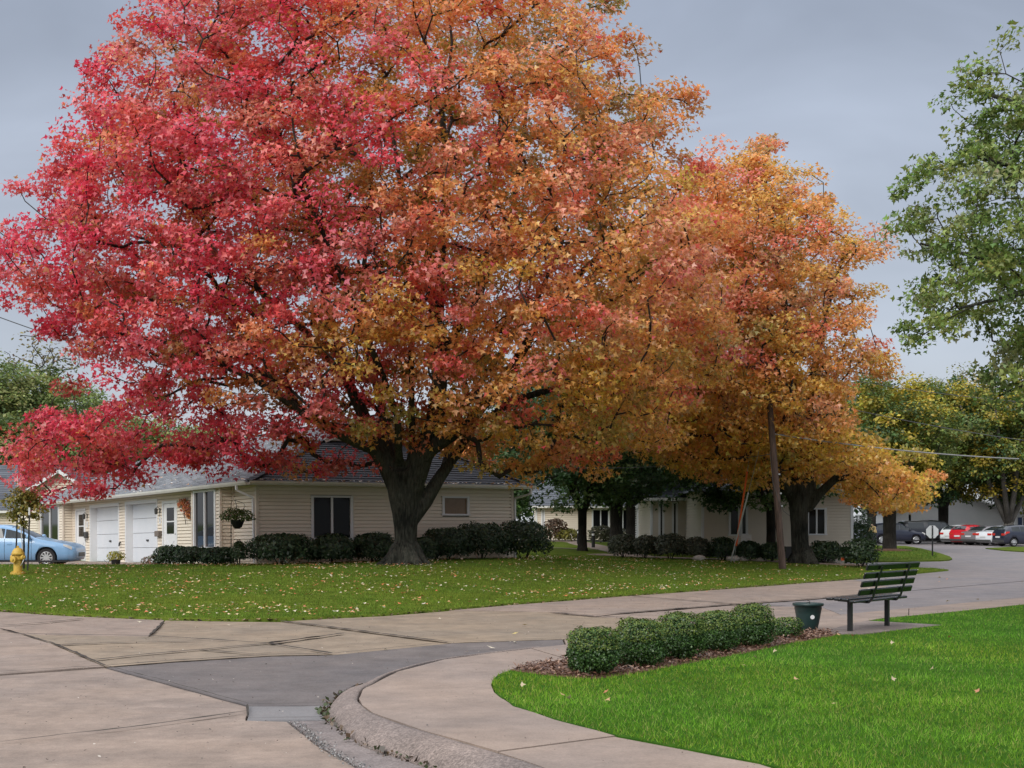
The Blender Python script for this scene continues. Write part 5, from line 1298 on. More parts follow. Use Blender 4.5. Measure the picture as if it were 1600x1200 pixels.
def car(name, label, loc, rz, body_mat, kind='sedan', group=None, detail=True):
    P, WN, ws, rs, wb, wr = car_profile(kind)
    root = empty(name, loc, rz, label, 'car', group)
    xs = np.array([p[0] for p in P])[::-1]
    col = lambda i: np.array([p[i] for p in P])[::-1]
    zb, zl, zr, hw = col(1), col(2), col(3), col(4)
    def ring(x):
        b, l, r, w = (float(np.interp(x, xs, c)) for c in (zb, zl, zr, hw))
        k = min(1, max(0, (r - l)/.35)); wt = w*(.93 - .21*k); 
        return [(0,b),(w*.82,b),(w*.965,b+.07),(w,b+(l-b)*.42),(w*.995,b+(l-b)*.72),(w*.955,l),(wt + (w*.955-wt)*.06, r-.055*k-.004),(wt*.9,r-.012),(wt*.5,r+.012*(1+k)),(0,r+.016*(1+k))]
    st = sorted(set(list(xs) + list(np.arange(xs[0], xs[-1], .12))), reverse=True)
    V = []; F = []; m = None
    for x in st:
        rg = ring(x); full = rg + [(-a, b) for a, b in rg[-2:0:-1]]; m = len(full); V += [(x, a, b) for a, b in full]
    for i in range(len(st)-1):
        for k in range(m): F.append((i*m+k, i*m+(k+1) % m, (i+1)*m+(k+1) % m, (i+1)*m+k))
    F.append(tuple(range(m))); q = (len(st)-1)*m; F.append(tuple(range(q+m-1, q-1, -1)))
    me = bpy.data.meshes.new('body'); me.from_pydata(V, [], F); me.update()
    bm = bmesh.new(); bm.from_mesh(me); bmesh.ops.recalc_face_normals(bm, faces=bm.faces); bm.to_mesh(me); bm.free()
    body = link('body', me, body_mat, root, smooth=True)
    # wheel wells cut out of the body
    cut = MB()
    for x in wb:
        for s_ in (1, -1): cut.lathe([(wr*1.16, .62 if s_ > 0 else -1.3),(wr*1.16, 1.3 if s_ > 0 else -.62)], 28, (x, 0, wr+.01), 'Y')
    cme = bpy.data.meshes.new('cut'); cme.from_pydata(cut.v, [], cut.f); cme.update()
    b2 = bmesh.new(); b2.from_mesh(cme); bmesh.ops.recalc_face_normals(b2, faces=b2.faces); b2.to_mesh(cme); b2.free()
    co = bpy.data.objects.new('cut', cme); COL.objects.link(co); co.parent = root
    bo = body.modifiers.new('wells', 'BOOLEAN'); bo.object = co; bo.operation = 'DIFFERENCE'; bo.solver = 'EXACT'
    bpy.context.view_layer.update()
    ev = body.evaluated_get(bpy.context.evaluated_depsgraph_get()); nm = bpy.data.meshes.new_from_object(ev)
    if len(nm.vertices) > 100: body.modifiers.clear(); body.data = nm
    else: body.modifiers.clear()
    bpy.data.objects.remove(co)
    MB().box(wb[1]-.4, wb[0]+.4, -float(max(hw))*.68, float(max(hw))*.68, .22, .7).build('underbody', M['black'], root)
    MB().box(xs[0]+.25, xs[-1]-.25, -float(max(hw))*.975, float(max(hw))*.975, .175 if kind in ('sedan', 'hatch') else .25, .235 if kind in ('sedan', 'hatch') else .34).build('sill', M['black'], root)
    def side(x, f, s_):
        rg = ring(x); a, b = rg[5], rg[6]; y = a[0] + (b[0]-a[0])*f; z = a[1] + (b[1]-a[1])*f; return Vector((x, s_*(y + .006), z))
    for s_ in (1, -1):
        for (xa, xb, slant) in WN:
            mb = MB(); n = 6; lo = []; hi = []
            for k in range(n+1):
                x = xa + (xb-xa)*k/n; lo.append(side(x, .07, s_)); hi.append(side(x, .9, s_))
            for k in range(n): mb.add([lo[k], lo[k+1], hi[k+1], hi[k]], [(0,1,2,3)])
            mb.build('side_window', M['car_glass'], root)
        rg = ring(ws[0]-.15)
        mm = MB().lathe([(.02,-.09),(.075,-.06),(.08,.05),(.03,.09)], 10, (ws[0]-.16, s_*(rg[5][0]+.1), rg[5][1]+.07), 'Y').build('mirror', body_mat, root, smooth=True)
        for (xa, xb, _) in WN[:2]:
            rg = ring(xb+.18); MB().box(xb+.08, xb+.24, s_*rg[4][0]-.012, s_*rg[4][0]+.02, rg[4][1]+.02, rg[4][1]+.05).build('door_handle', body_mat, root)
            for xx in (xa+.03,): 
                r5 = ring(xx); MB().tube([(xx, s_*(r5[i][0]+.001), r5[i][1]) for i in (2,3,4,5)], .006, 4).build('door_seam', M['black'], root)
    def top(xa, xb, mname):
        mb = MB(); n = 8; ss = [-1,-.5,0,.5,1]; rows = []
        for k in range(n+1):
            x = xa + (xb-xa)*k/n; rg = ring(x); wt = rg[7][0]*.94; rows.append([Vector((x, wt*t, float(np.interp(abs(t), [0,.5,1], [rg[9][1], rg[8][1], rg[7][1]])) + .008)) for t in ss])
        for k in range(n):
            for j in range(4): mb.add([rows[k][j], rows[k+1][j], rows[k+1][j+1], rows[k][j+1]], [(0,1,2,3)])
        mb.build(mname, M['car_glass'], root, smooth=True)
    top(ws[0], ws[1], 'windshield'); top(rs[0], rs[1], 'rear_window')
    for x in wb:
        for s_ in (1, -1):
            yo = float(np.interp(x, xs, hw)) - .02
            w0, w1 = (yo-.21, yo) if s_ > 0 else (-yo, -yo+.21)
            pr = [(wr*.55,w0),(wr*.9,w0),(wr,w0+.03),(wr,w1-.03),(wr*.93,w1),(wr*.68,w1),(wr*.64,w1-.03)] if s_ > 0 else [(wr*.64,w0+.03),(wr*.68,w0),(wr*.93,w0),(wr,w0+.03),(wr,w1-.03),(wr*.9,w1),(wr*.55,w1)]
            t = MB().lathe(pr, 28, (x, 0, wr), 'Y').build('wheel', M['tyre'], root)
            yy = s_*(yo-.012); mb = MB()
            for k in range(10):
                a = 6.2832*k/10; c, d = math.cos(a), math.sin(a)
                mb.obox((x + c*wr*.12, yy, wr + d*wr*.12), (x + c*wr*.62, yy - s_*.0, wr + d*wr*.62), wr*.15, .022, (0,1,0))
            ring_pts = [(x + math.cos(6.2832*k/28)*wr*.63, yy-s_*.004, wr + math.sin(6.2832*k/28)*wr*.63) for k in range(29)]
            mb.tube(ring_pts, wr*.045, 6, cap=False); mb.lathe([(wr*.16, yy-.014),(wr*.16, yy+.014)], 12, (x,0,wr), 'Y')
            mb.build('rim', M['rim'], t)
            MB().lathe([(wr*.62, yy-s_*.06-.005),(wr*.62, yy-s_*.06+.005)], 20, (x,0,wr), 'Y').build('brake_backing', M['dark_grey'], t)
    f0 = xs[-1]; r0 = xs[0]
    for s_ in (1, -1):
        # lamps wrap the corners: a patch of the body's own skin
        for (xa, xb, i0, i1, mm, nm_) in ((f0-.14, f0-.42, 4, 5, 'lamp_clear', 'headlight'), (r0+.1, r0+.42, 4, 5, 'lamp_red', 'tail_light')):
            mb = MB(); n = 5; lo = []; hi = []
            for k in range(n+1):
                x = xa + (xb-xa)*k/n; rg = ring(x); sh = 1 - k/n*.55
                p0, p1 = rg[i0], rg[i1]; e_ = .008
                zc = p0[1] + (p1[1]-p0[1])*.9; lo.append(Vector((x, s_*(p0[0]+e_), zc - (p1[1]-p0[1])*.8*sh))); hi.append(Vector((x, s_*(p1[0]+.03), zc)))
            for k in range(n): mb.add([lo[k], lo[k+1], hi[k+1], hi[k]], [(0,1,2,3)])
            mb.build(nm_, M[mm], root)
    zl_ = float(np.interp(r0+.08, xs, zl)); wl_ = float(np.interp(r0+.08, xs, hw))
    for s_ in (1, -1):
        MB().box(r0+.005, r0+.12, min(s_*wl_*.52, s_*wl_*.97), max(s_*wl_*.52, s_*wl_*.97), zl_-.23, zl_-.07).build('tail_light', M['lamp_red'], root, bevel=.02)
    MB().box(r0-.03, r0+.2, -wl_*.9, wl_*.9, .3, .46).build('bumper', M['dark_grey'], root, bevel=.03)
    MB().box(r0-.034, r0+.04, -.26, .26, .62, .74).build('number_plate', M['plate'], root)
    MB().box(f0-.03, f0+.015, -.42, .42, .36, .5).build('grille', M['black'], root)
    return root

cx = X(82, 50) - 1.40
blue = car('sedan_car', 'light blue sedan parked before the long house', (cx, 50, gz(cx, 50)+.035), R(3), paint('light blue paint', (.19, .355, .57)), 'sedan')
f = bpy.data.objects
GC = 'cars parked in the lot'
def rear(px, Y, a, L_): return (X(px, Y) + math.cos(R(a))*L_/2, Y + math.sin(R(a))*L_/2, 0)
cars = [('hatchback_car', 'black-navy hatchback with red tail lamp parked by the verge', rear(1560,101,12,4), R(12), (.018,.022,.04), 'hatch'),
        ('sedan_car', 'silver sedan parked between the grey and navy cars', rear(1536,104,26,4.8), R(26), (.62,.64,.67), 'sedan'),
        ('sedan_car', 'dark grey sedan parked beside the red car', rear(1513,106.6,28,4.8), R(28), (.16,.15,.16), 'sedan'),
        ('hatchback_car', 'red hatchback parked beside the white compact', rear(1496,109,32,4), R(32), (.50,.015,.025), 'hatch'),
        ('hatchback_car', 'white compact parked next to the black pickup', rear(1481,111.6,32,4), R(32), (.70,.74,.74), 'hatch'),
        ('pickup_truck', 'black pickup with a topper parked behind the stop sign', (X(1462,114), 114.5, 0), R(6), (.016,.017,.02), 'pickup'),
        ('suv_car', 'dark blue SUV parked behind the island tree', (X(1404,112), 113, 0), R(5), (.018,.022,.04), 'suv'),
        ('suv_car', 'pale blue-white SUV with loaded rear past the evergreen', (X(1350,112), 115, 0), R(40), (.5,.57,.68), 'suv')]
for i, (nm_, lb, loc, rz, c, kd) in enumerate(cars): car(nm_, lb, loc, rz, paint('paint %d' % i, c), kd, GC)

# person leaning at the back of the SUV
def person():
    Y = 106.0; x = X(1367, Y); r = empty('person', (x, Y, 0), R(20), 'person in tan jacket and dark trousers bending at the parked SUV', 'person')
    me = bpy.data.meshes.new('body')
    pts = [(0,0,.92),(0,.06,1.1),(0,.2,1.32),(0,.28,1.42),(0,.36,1.52),(0,.4,1.6),(.1,0,.86),(.12,.02,.48),(.12,-.04,.08),(.13,.1,.03),(-.1,0,.86),(-.13,-.04,.48),(-.13,-.1,.08),(-.14,.04,.03),(.19,.22,1.36),(.24,.34,1.12),(.2,.5,1.0),(-.19,.22,1.36),(-.24,.34,1.12),(-.2,.5,1.0)]
    ed = [(0,1),(1,2),(2,3),(3,4),(4,5),(0,6),(6,7),(7,8),(8,9),(0,10),(10,11),(11,12),(12,13),(2,14),(14,15),(15,16),(2,17),(17,18),(18,19)]
    rd = [.15,.16,.17,.06,.1,.085,.1,.07,.05,.045,.1,.07,.05,.045,.07,.05,.035,.07,.05,.035]
    me.from_pydata(pts, ed, []); o = link('body', me, None, r)
    sk = o.modifiers.new('skin', 'SKIN'); me.skin_vertices.new() if not me.skin_vertices else None
    for v, q in zip(me.skin_vertices[0].data, rd): v.radius = (q, q)
    me.skin_vertices[0].data[0].use_root = True
    o.modifiers.new('sub', 'SUBSURF').levels = 1
    m, t, p, _ = mat_new('clothes'); L = t.links.new
    tc = t.nodes.new('ShaderNodeTexCoord'); sp = t.nodes.new('ShaderNodeSeparateXYZ'); L(tc.outputs['Object'], sp.inputs[0])
    rp = t.nodes.new('ShaderNodeValToRGB'); rp.color_ramp.interpolation = 'CONSTANT'; e = rp.color_ramp.elements
    e[0].color = (.02,.02,.028,1); e[1].position = .56; e[1].color = (.34,.24,.10,1)
    for q, c in ((.86, (.42,.27,.2,1)), (.94, (.05,.035,.025,1))): k = e.new(q); k.color = c
    dv = t.nodes.new('ShaderNodeMath'); dv.operation = 'DIVIDE'; dv.inputs[1].default_value = 1.7; L(sp.outputs[2], dv.inputs[0]); L(dv.outputs[0], rp.inputs[0]); L(rp.outputs[0], p.inputs['Base Color']); p.inputs['Roughness'].default_value = .8
    me.materials.append(m)
person()

# ------------------------------------------------------------------ street furniture
def stop_sign():
    Y = 69.0; x = X(1457, Y); r = empty('stop_sign', (x, Y, 0), R(4), 'octagonal road sign seen from its bare back on a dark post', 'sign')
    MB().box(-.03, .03, -.02, .02, -.1, 1.52).build('post', M['black'], r)
    n = 8; mb = MB(); V = []
    for y in (.024, .03): V += [(.31*math.cos(math.pi/8 + k*math.pi/4)/math.cos(math.pi/8), y, 1.22 + .31*math.sin(math.pi/8 + k*math.pi/4)/math.cos(math.pi/8)) for k in range(n)]
    mb.add(V, [tuple(range(n)), tuple(range(2*n-1, n-1, -1))] + [(k, k+n, (k+1) % n + n, (k+1) % n) for k in range(n)])
    mb.build('sign_plate', M['sign_back'], r)
    for z in (1.02, 1.42): MB().lathe([(.018,-.03),(.018,-.018)], 6, (0, 0, z), 'Y').build('bolt', M['steel'], r)
stop_sign()

def bez(a, b, sag, n=24):
    a, b = Vector(a), Vector(b); return [a.lerp(b, i/n) - Vector((0,0,sag*4*(i/n)*(1-i/n))) for i in range(n+1)]
PY = 47.0
pb = Vector((X(1223, PY), PY, gz(X(1223, PY), PY) - .05)); ptop = A(1197, 560, PY)
def pole():
    r = empty('utility_pole', pb, 0, 'weathered brown utility pole leaning on the lawn edge', 'pole'); t = ptop - pb
    MB().tube([Vector((0,0,-.3)), t*.02, t*.2, t*.4, t*.6, t*.8, t], [.128,.124,.118,.112,.105,.1,.09], 14).build('shaft', M['pole'], r, smooth=True)
    MB().obox(t*.96 + Vector((-.7,.1,0)), t*.96 + Vector((.7,.1,0)), .1, .1).build('crossarm', M['pole'], r)
    for s_ in (-.62, -.3, .3, .62): MB().lathe([(.03,.05),(.05,.08),(.05,.14),(.02,.18)], 8, tuple(t*.96 + Vector((s_,.1,0)))).build('insulator', M['dark_grey'], r)
    pts = [t*.56 + Vector((-.13,-.06,0)), t*.42 + Vector((-.12,-.09,0)), t*.33 + Vector((.02,-.14,0)), t*.28 + Vector((.16,-.1,0)), t*.27 + Vector((.4,0,-.1))]
    MB().tube(pts, .007, 5).build('ground_wire', M['cable'], r)
    for k in (.3, .36, .45): MB().box(t.x*k+.09, t.x*k+.15, -.1, -.06, t.z*k, t.z*k+.05).build('bracket', M['steel'], r)
pole()
def cable(label, a, b, sag, rad, m_='cable'):
    tag(MB().tube(bez(a, b, sag), rad, 5).build('overhead_cable', M[m_], None), label, 'cable')
at = lambda k: pb + (ptop - pb)*k
cable('thick pale overhead cable running from the leaning pole towards the lot', at(.645), A(1592, 717, 50), .12, .022, 'cable_pale')
cable('thin overhead wire crossing the sky above the parking lot trees', at(.97), A(1700, 634, 62), .25, .012)
cable('thin overhead wire just under the upper one over the lot', at(.85), A(1720, 700, 75), .3, .014)
cable('thin overhead wire sloping down behind the crimson boughs', A(-60, 474, 60), A(700, 690, 78), .6, .022)
cable('twin service wires strung above the hedge trees', at(.55), A(735, 714, 66), .5, .012)
anc = Vector((X(1143, 51.5), 51.5, gz(X(1143, 51.5), 51.5)))
def guy(label, nm_, a, b, k0, k1, rad, m_, tie):
    r = empty(nm_, a, 0, label, 'cable guard'); a, b = Vector(a), Vector(b); d = b - a
    MB().tube([d*0, d], .009, 5).build('guy_wire', M['steel'], r)
    MB().tube([d*k0, d*k1], rad, 8).build('guard_tube', M[m_], r)
    MB().tube([d*0 - Vector((0,0,.1)), d*.015], .02, 6).build('anchor_rod', M['steel'], r)
guy('bright orange plastic guy wire guard rising beside the hedge', 'guy_wire_guard', anc + Vector((.02,-.4,0)), at(.97) + Vector((-.1,.1,0)), .09, .48, .036, 'orange_pvc', 0)
guy('grey guy wire guard crossing before the orange one', 'guy_wire_guard', anc + Vector((-.06,-.2,0)), at(.72) + Vector((-.1,.1,0)), .02, .50, .03, 'grey_pvc', 0)
x, Y = X(1166, 56.5), 56.5
r = empty('utility_box', (x, Y, gz(x, Y)), R(-8), 'white utility box with printed label behind the hedge', 'utility box')
MB().box(-.2,.2,-.12,.12,.0,.95).build('cabinet', M['white'], r, bevel=.02); MB().box(-.215,.215,-.135,.135,.952,.99).build('lid', M['white'], r, bevel=.01)
MB().box(-.02,.17,-.126,-.122,.5,.85).build('label_plate', M['plate'], r); MB().box(.0,.14,-.13,-.127,.55,.62).build('blue_band', M['blue'], r)
MB().box(-.205,-.2,-.1,.1,.1,.85).build('side_panel', M['stone'], r)
for px, Y, lb in ((904, 78, 'dark bollard light beside the low-forking tree trunk'), (927, 72, 'dark bollard light at the bend of the walk')):
    r = empty('bollard_light', (X(px, Y), Y, gz(X(px, Y), Y)), 0, lb, 'bollard light', 'bollard lights')
    MB().lathe([(.11,-.1),(.11,.0),(.09,.02),(.09,.62)], 12).build('post', M['black'], r); MB().lathe([(.075,.62),(.075,.74)], 12).build('lens', M['plate'], r); MB().lathe([(.11,.74),(.11,.79),(.03,.83)], 12).build('cap', M['black'], r)

# sapling held by two stakes
def sapling():
    Y = 38.0; x = X(37, Y); zb = gz(x, Y)
    r = empty('sapling', (x, Y, zb), 0, 'young tree with olive round crown staked behind the hydrant', 'tree')
    MB().tube([(0,0,-.05),(.01,0,.6),(-.01,.01,1.3),(.0,0,1.9),(.0,0,2.35)], [.03,.026,.022,.016,.007], 7).build('trunk', M['bark2'], r)
    g = np.random.default_rng(61); u = rdir(60, g)*g.random((60,1))**.4*np.array([.52,.5,.6]) + np.array([.08,0,1.75]); G_ = Grower()
    G_.limb([Vector((0,0,1.0+.1*k)) for k in range(12)], [.014]*12); G_.grow(u, (0,0,1.2), .3, g); G_.twigs('branches', M['twig'], r, tip=.004, sides=4)
    P, N, T, S, ci = spray(u, 26, .15, g, out_from=(0,0,1.6), size=.09)
    c = np.array([(.27,.24,.06),(.19,.2,.05),(.34,.26,.06)])[g.integers(0,3,len(P))]*np.clip(1+g.normal(0,.2,(len(P),1)),.5,1.5)
    face_cloud('crown', P, N, T, S, c, M['green_leaf'], 'oval', r)
    for px, pt_, lb in ((27, 795, 'black metal tree stake with white cap behind the hydrant'), (46, 793, 'black metal tree stake with white cap in front of the sapling')):
        Ys = 38.4 if px == 27 else 37.2; xs_ = X(px, Ys); zs = gz(xs_, Ys); h = EYE + (HOR-pt_)/FPX*Ys - zs
        s_ = empty('tree_stake', (xs_, Ys, zs), 0, lb, 'stake', 'stakes of the sapling')
        MB().obox((-.05,0,-.1),(0,0,h-.2),.035,.03,(0,1,0)).build('post', M['black'], s_); MB().tube([(0,0,h-.2),(.003,0,h)], .028, 8).build('cap', M['white'], s_)
    a = A(27, 742, 38.8); b = A(37, 832, 38.8); b.z = gz(b.x, 38.8)
    tag(MB().tube([a, b], .014, 6).build('marker_rod', M['plate'], None), 'thin pale marker rod leaning behind the sapling', 'rod')
sapling()

# hanging basket on its hook, dried leaf wreath, planter by the garage
def basket():
    x, y = left_pt(361, 1.0); zb = gz(x, y); top = EYE + (HOR-780)/FPX*y - zb
    r = empty('shepherd_hook', (x, y, zb), R(-10), 'black double shepherd hook standing by the corner siding', 'hook')
    for s_ in (1, -1):
        a = .12 if s_ > 0 else .30; MB().tube([(0,0,top-.5),(0,0,top-.12),(.05,0,top-.02),(.11,0,top-.03),(a*1.3,0,top-.12),(a*1.35+.03,0,top-.2*(1.6 if s_ > 0 else 1)),(a*1.2,0,top-.33)], .009, 5).build('crook', M['black'], r)
    MB().tube([(0,0,-.2),(0,0,top-.4)], .012, 6).build('rod', M['black'], r)
    x2, y2 = left_pt(371, 1.05); s = y2/FPX; zc = EYE + (HOR-812)/FPX*y2
    b = empty('hanging_basket', (x2, y2, zc), 0, 'hanging basket of trailing green plants with pale flowers', 'basket')
    MB().lathe([(.06,-.26),(.13,-.22),(.2,-.05),(.21,0),(.19,0)], 16).build('bowl', M['black'], b)
    shrub_mesh('foliage', .95, .6, .42, [(.09,.14,.03),(.06,.10,.028),(.14,.18,.05)], 900, .065, 301, parent=b, zlow=-.12)
    shrub_mesh('flowers', .9, .6, .26, [(.6,.5,.42),(.55,.35,.3)], 40, .06, 302, parent=b, zlow=-.06)
    MB().tube([(-.15,0,0),(-.02,0,.42)], .004, 4).tube([(.18,0,0),(.0,0,.42)], .004, 4).build('hanger', M['black'], b)
basket()
def wreath():
    t, z = lw(292, 800); p = HM @ Vector((-.06, t, z)); g = np.random.default_rng(8)
    r = empty('door_swag', p, R(33), 'fan-shaped swag of dried red and orange leaves on the siding', 'swag')
    n = 260; a = g.uniform(-2.1, 1.0, n); rad = .42*g.random(n)**.6
    P = np.stack([-g.random(n)*.1, np.sin(a)*rad*1.3 + .05, np.cos(a)*rad*1.0 + .0], 1)
    c = np.array([(.45,.08,.03),(.55,.2,.05),(.25,.07,.03),(.4,.16,.05)])[g.integers(0,4,n)]
    face_cloud('leaves', P, rdir(n,g)*.6 + np.array([-1,0,.1]), P*np.array([0,1,1]) + rdir(n,g)*.12, np.full(n,.12), c, M['litter'], 'long', r)
    MB().tube([(-.03,.0,0),(-.03,-.18,-.42)], .012, 5).build('handle', M['twig'], r)
wreath()
x, y = left_pt(181, 1.2)
r = empty('planter_pot', (x, y, gz(x, y)-.05), 0, 'dark pot of yellow-green mums between the garage doors', 'planter')
MB().lathe([(.12,0),(.17,.3),(.185,.32),(.16,.32)], 16).build('shell', M['black'], r); shrub_mesh('mums', .62, .55, .36, [(.32,.30,.05),(.22,.24,.05),(.4,.34,.06)], 700, .055, 305, parent=r, zlow=.24)
MB().tube([(-.35,0,0),(-.3,0,.2),(-.42,0,.3)], .008, 4).tube([(-.32,0,0),(-.25,.05,.28)], .008, 4).build('dry_stem', M['twig'], r)
# pale landscape stones and small survey flag along the hedge
for i, (px, py, w) in enumerate([(1092,878,.5),(1146,879,.55),(1163,879,.35),(1190,879.5,.45),(1281,879,.5),(1304,881,.4),(1313,880.5,.3)]):
    Y = 52.6; x = X(px, Y); g = random.Random(i); bm = bmesh.new(); bmesh.ops.create_icosphere(bm, subdivisions=2, radius=.5)
    for v in bm.verts: v.co = Vector((v.co.x*w, v.co.y*w*.7, v.co.z*.24 + .05)) + mnoise.noise_vector(v.co*2.4 + Vector((i*5,0,0)))*.05
    me = bpy.data.meshes.new('edging_stone'); bm.to_mesh(me); bm.free(); o = link('edging_stone', me, M['stone']); o.location = (x, Y, gz(x, Y)+.02)
    tag(o, 'pale edging stone lying at the foot of the hedge row', 'stone', 'edging stones of the hedge row')
fx = X(1314, 50); r = empty('survey_flag', (fx, 50, gz(fx, 50)), 0, 'tiny orange survey flag beside the end bush', 'flag')
MB().tube([(0,0,-.05),(0,0,.3)], .006, 4).build('wire', M['steel'], r); MB().box(0,.12,-.003,.003,.2,.3).build('flag_sheet', M['orange_pvc'], r)
# mulch ring round the island tree
me = bpy.data.meshes.new('mulch_ring'); mbr = MB().lathe([(1.35,-.02),(1.2,.06),(.5,.14)], 24, (X(1390,82), 82, .04)); me.from_pydata(mbr.v, [], mbr.f); tag(link('mulch_ring', me, M['mulch']), kind='structure')

# ------------------------------------------------------------------ turf, litter, chips
def scatter_poly(poly, n, g, dens=None):
    xs = [p[0] for p in poly]; ys = [p[1] for p in poly]
    x = g.uniform(min(xs), max(xs), n); y = g.uniform(min(ys), max(ys), n); ok = in_poly(x, y, poly)
    ok &= np.abs(x / np.maximum(y, 1)) < .41
    if dens is not None: ok &= g.random(n) < dens(x, y)
    return x[ok], y[ok]
def turf(name, x, y, z, hgt, wid, cols, g, lean=.55):
    n = len(x); P = np.stack([x, y, z - .006], 1)
    T = np.stack([g.normal(0, lean, n), g.normal(0, lean, n), np.ones(n)], 1); N = np.stack([g.normal(0,1,n), g.normal(0,1,n), np.full(n,.3)], 1)
    pn = np.array([mnoise.noise(Vector((a*.9, b*.9, 3))) + .6*mnoise.noise(Vector((a*3, b*3, 8))) for a, b in zip(x[::1], y[::1])])
    qn = np.array([mnoise.noise(Vector((a*.35, b*.35, 13))) for a, b in zip(x, y)])
    cols = np.array(cols); C = cols[g.integers(0, len(cols), n)] * np.clip(1 + g.normal(0,.22,(n,1)) + .34*pn[:,None], .4, 1.9) * (1 + np.outer(qn, [.38, .06, -.05]))
    hh = hgt*np.clip(1 + g.normal(0,.25,n) + .25*pn, .4, 1.8)
    S = np.stack([wid*np.clip(1+g.normal(0,.2,n),.5,1.6), hh, hh], 1)
    return face_cloud(name, P, N, T, S, np.clip(C,.003,.8), M['grass'], 'blade')
g = np.random.default_rng(77)
x, y = scatter_poly(LAWN, 1500000, g, lambda x, y: np.clip((11.0/np.maximum(y,8))**2.2, .03, 1))
x, y = x[:330000], y[:330000]
k = (y < 27)
x, y = x[k], y[k]
o = turf('near_grass', x, y, np.full(len(x), ZS+.006), .042, .0062*1.15, [(.125,.265,.02),(.16,.315,.028),(.10,.215,.016),(.20,.33,.045),(.13,.265,.022),(.27,.29,.075)], g)
tag(o, 'bright green mown grass of the near lawn', 'grass', kind='stuff')
n = 520000; x = g.uniform(-18, 15, n); y = g.uniform(22.5, 56, n); ye = np.interp(x, EX, EY)
ok = (y > ye + .0) & (np.abs(x/y) < .40) & (g.random(n) < np.clip((27/y)**1.6, .1, 1)) & ~((x > 9.5) & (y > 50.5)); x, y = x[ok], y[ok]
o = turf('far_grass', x, y, lawn_z(x, y), .05, .0125, [(.115,.195,.024),(.145,.235,.03),(.085,.155,.02),(.165,.21,.035)], g)
tag(o, 'darker green grass of the lawn under the maples', 'grass', kind='stuff')
n = 26000; x = g.uniform(14, 30, n); y = g.uniform(57, 106, n); ok = in_poly(x, y, [(14.2,58.2),(15.3,59.4),(19.0,62.0),(19.3,64),(22.6,74.6),(25.6,89.5),(23.5,105),(20.5,105),(16.2,72)]); 
tag(turf('island_grass', x[ok], y[ok], np.full(ok.sum(), .05), .07, .03, [(.075,.165,.025),(.10,.18,.03),(.13,.17,.04)], g), 'grass of the island round the sign post', 'grass', kind='stuff')
# fallen leaves under the maples
n = 24000; x = g.uniform(-15, 14, n); y = g.uniform(23, 54, n); ye = np.interp(x, EX, EY)
w = np.clip(.25 + .75*np.exp(-((x+3)**2)/110) * np.exp(-((y-33)**2)/130), 0, 1)
pn = np.array([mnoise.noise(Vector((a*.5, b*.5, 0))) for a, b in zip(x, y)])
ok = (y > ye) & (np.abs(x/y) < .39) & (g.random(n) < w*(.62+1.9*pn)) & ~((x > 9.5) & (y > 50)); x, y = x[ok], y[ok]
pts = np.stack([x, y, lawn_z(x, y) + .045 + .02*g.random(len(x))], 1)
leaves_on('fallen_leaves', pts, M['litter'], .056, LITTER + [(.55,.16,.07),(.50,.28,.10)], 78, 'pale and orange fallen leaves strewn on the lawn under the maples', 'leaves')
n = 150; x = g.uniform(-9, 15, n); y = g.uniform(12, 60, n); ye = np.interp(x, EX, EY)
ok = (y < ye - .1) & (y > 17 + .0*x) & (np.abs(x/y) < .38) & ~in_poly(x, y, LAWN) & ~in_poly(x, y, sw_bed)
leaves_on('street_leaves', np.stack([x, y, np.full(n, .02)], 1)[ok], M['litter'], .075, LITTER, 79, 'few fallen leaves lying on the concrete street', 'leaves')
# leaf litter and grit gathered along the lawn edge
tt = g.random(500); xe = -9.6 + tt*22; pts = np.stack([xe, np.interp(xe, EX, EY) - np.abs(g.normal(0,.07,500)), np.full(500,.016)], 1)
leaves_on('edge_litter', pts, M['litter'], .06, [(.12,.08,.05),(.2,.14,.08),(.3,.2,.1),(.08,.06,.04)], 80, 'brown leaf litter gathered along the lawn edge', 'litter')
# single leaves on the near lawn
leaf_me = {}
spots = [(813,1070,0),(877,1085,1),(893,1090,0),(948,1081,2),(1165,1040,3),(1182,1027,0),(1246,998,2),(1208,1017,0),(1308,991,1),(1330,993,2),(1412,998,0),(1391,1004,0),(1368,1010,3),(1481,995,2),(1455,1044,0),(1393,1061,0),(1164,1040,1),(1300,1100,3),(1530,1080,2),(1240,1060,1),(1100,1090,3),(1560,1020,0),(948,1092,1),(872,1016,2)]
for i, (px, py, k) in enumerate(spots):
    x, y = G(px, py, ZS+.05)
    if k not in leaf_me:
        gg = np.random.default_rng(400+k)
        o = face_cloud('fallen_leaf', np.zeros((1,3)), np.array([[gg.normal(0,.3), gg.normal(0,.3)-.4, 1]]), rdir(1,gg)*np.array([1,1,.1]), np.array([.052]), np.array([[(.42,.33,.2),(.45,.28,.13),(.42,.17,.08),(.36,.31,.12)][k]]), M['litter'], 'maple', None, None); leaf_me[k] = o.data
    else: o = bpy.data.objects.new('fallen_leaf', leaf_me[k]); COL.objects.link(o)
    o.location = (x, y, ZS+.05); o.rotation_euler = (0,0,i*1.7)
    tag(o, 'single curled fallen leaf lying on the bright near lawn', 'leaf', 'leaves on the near lawn')
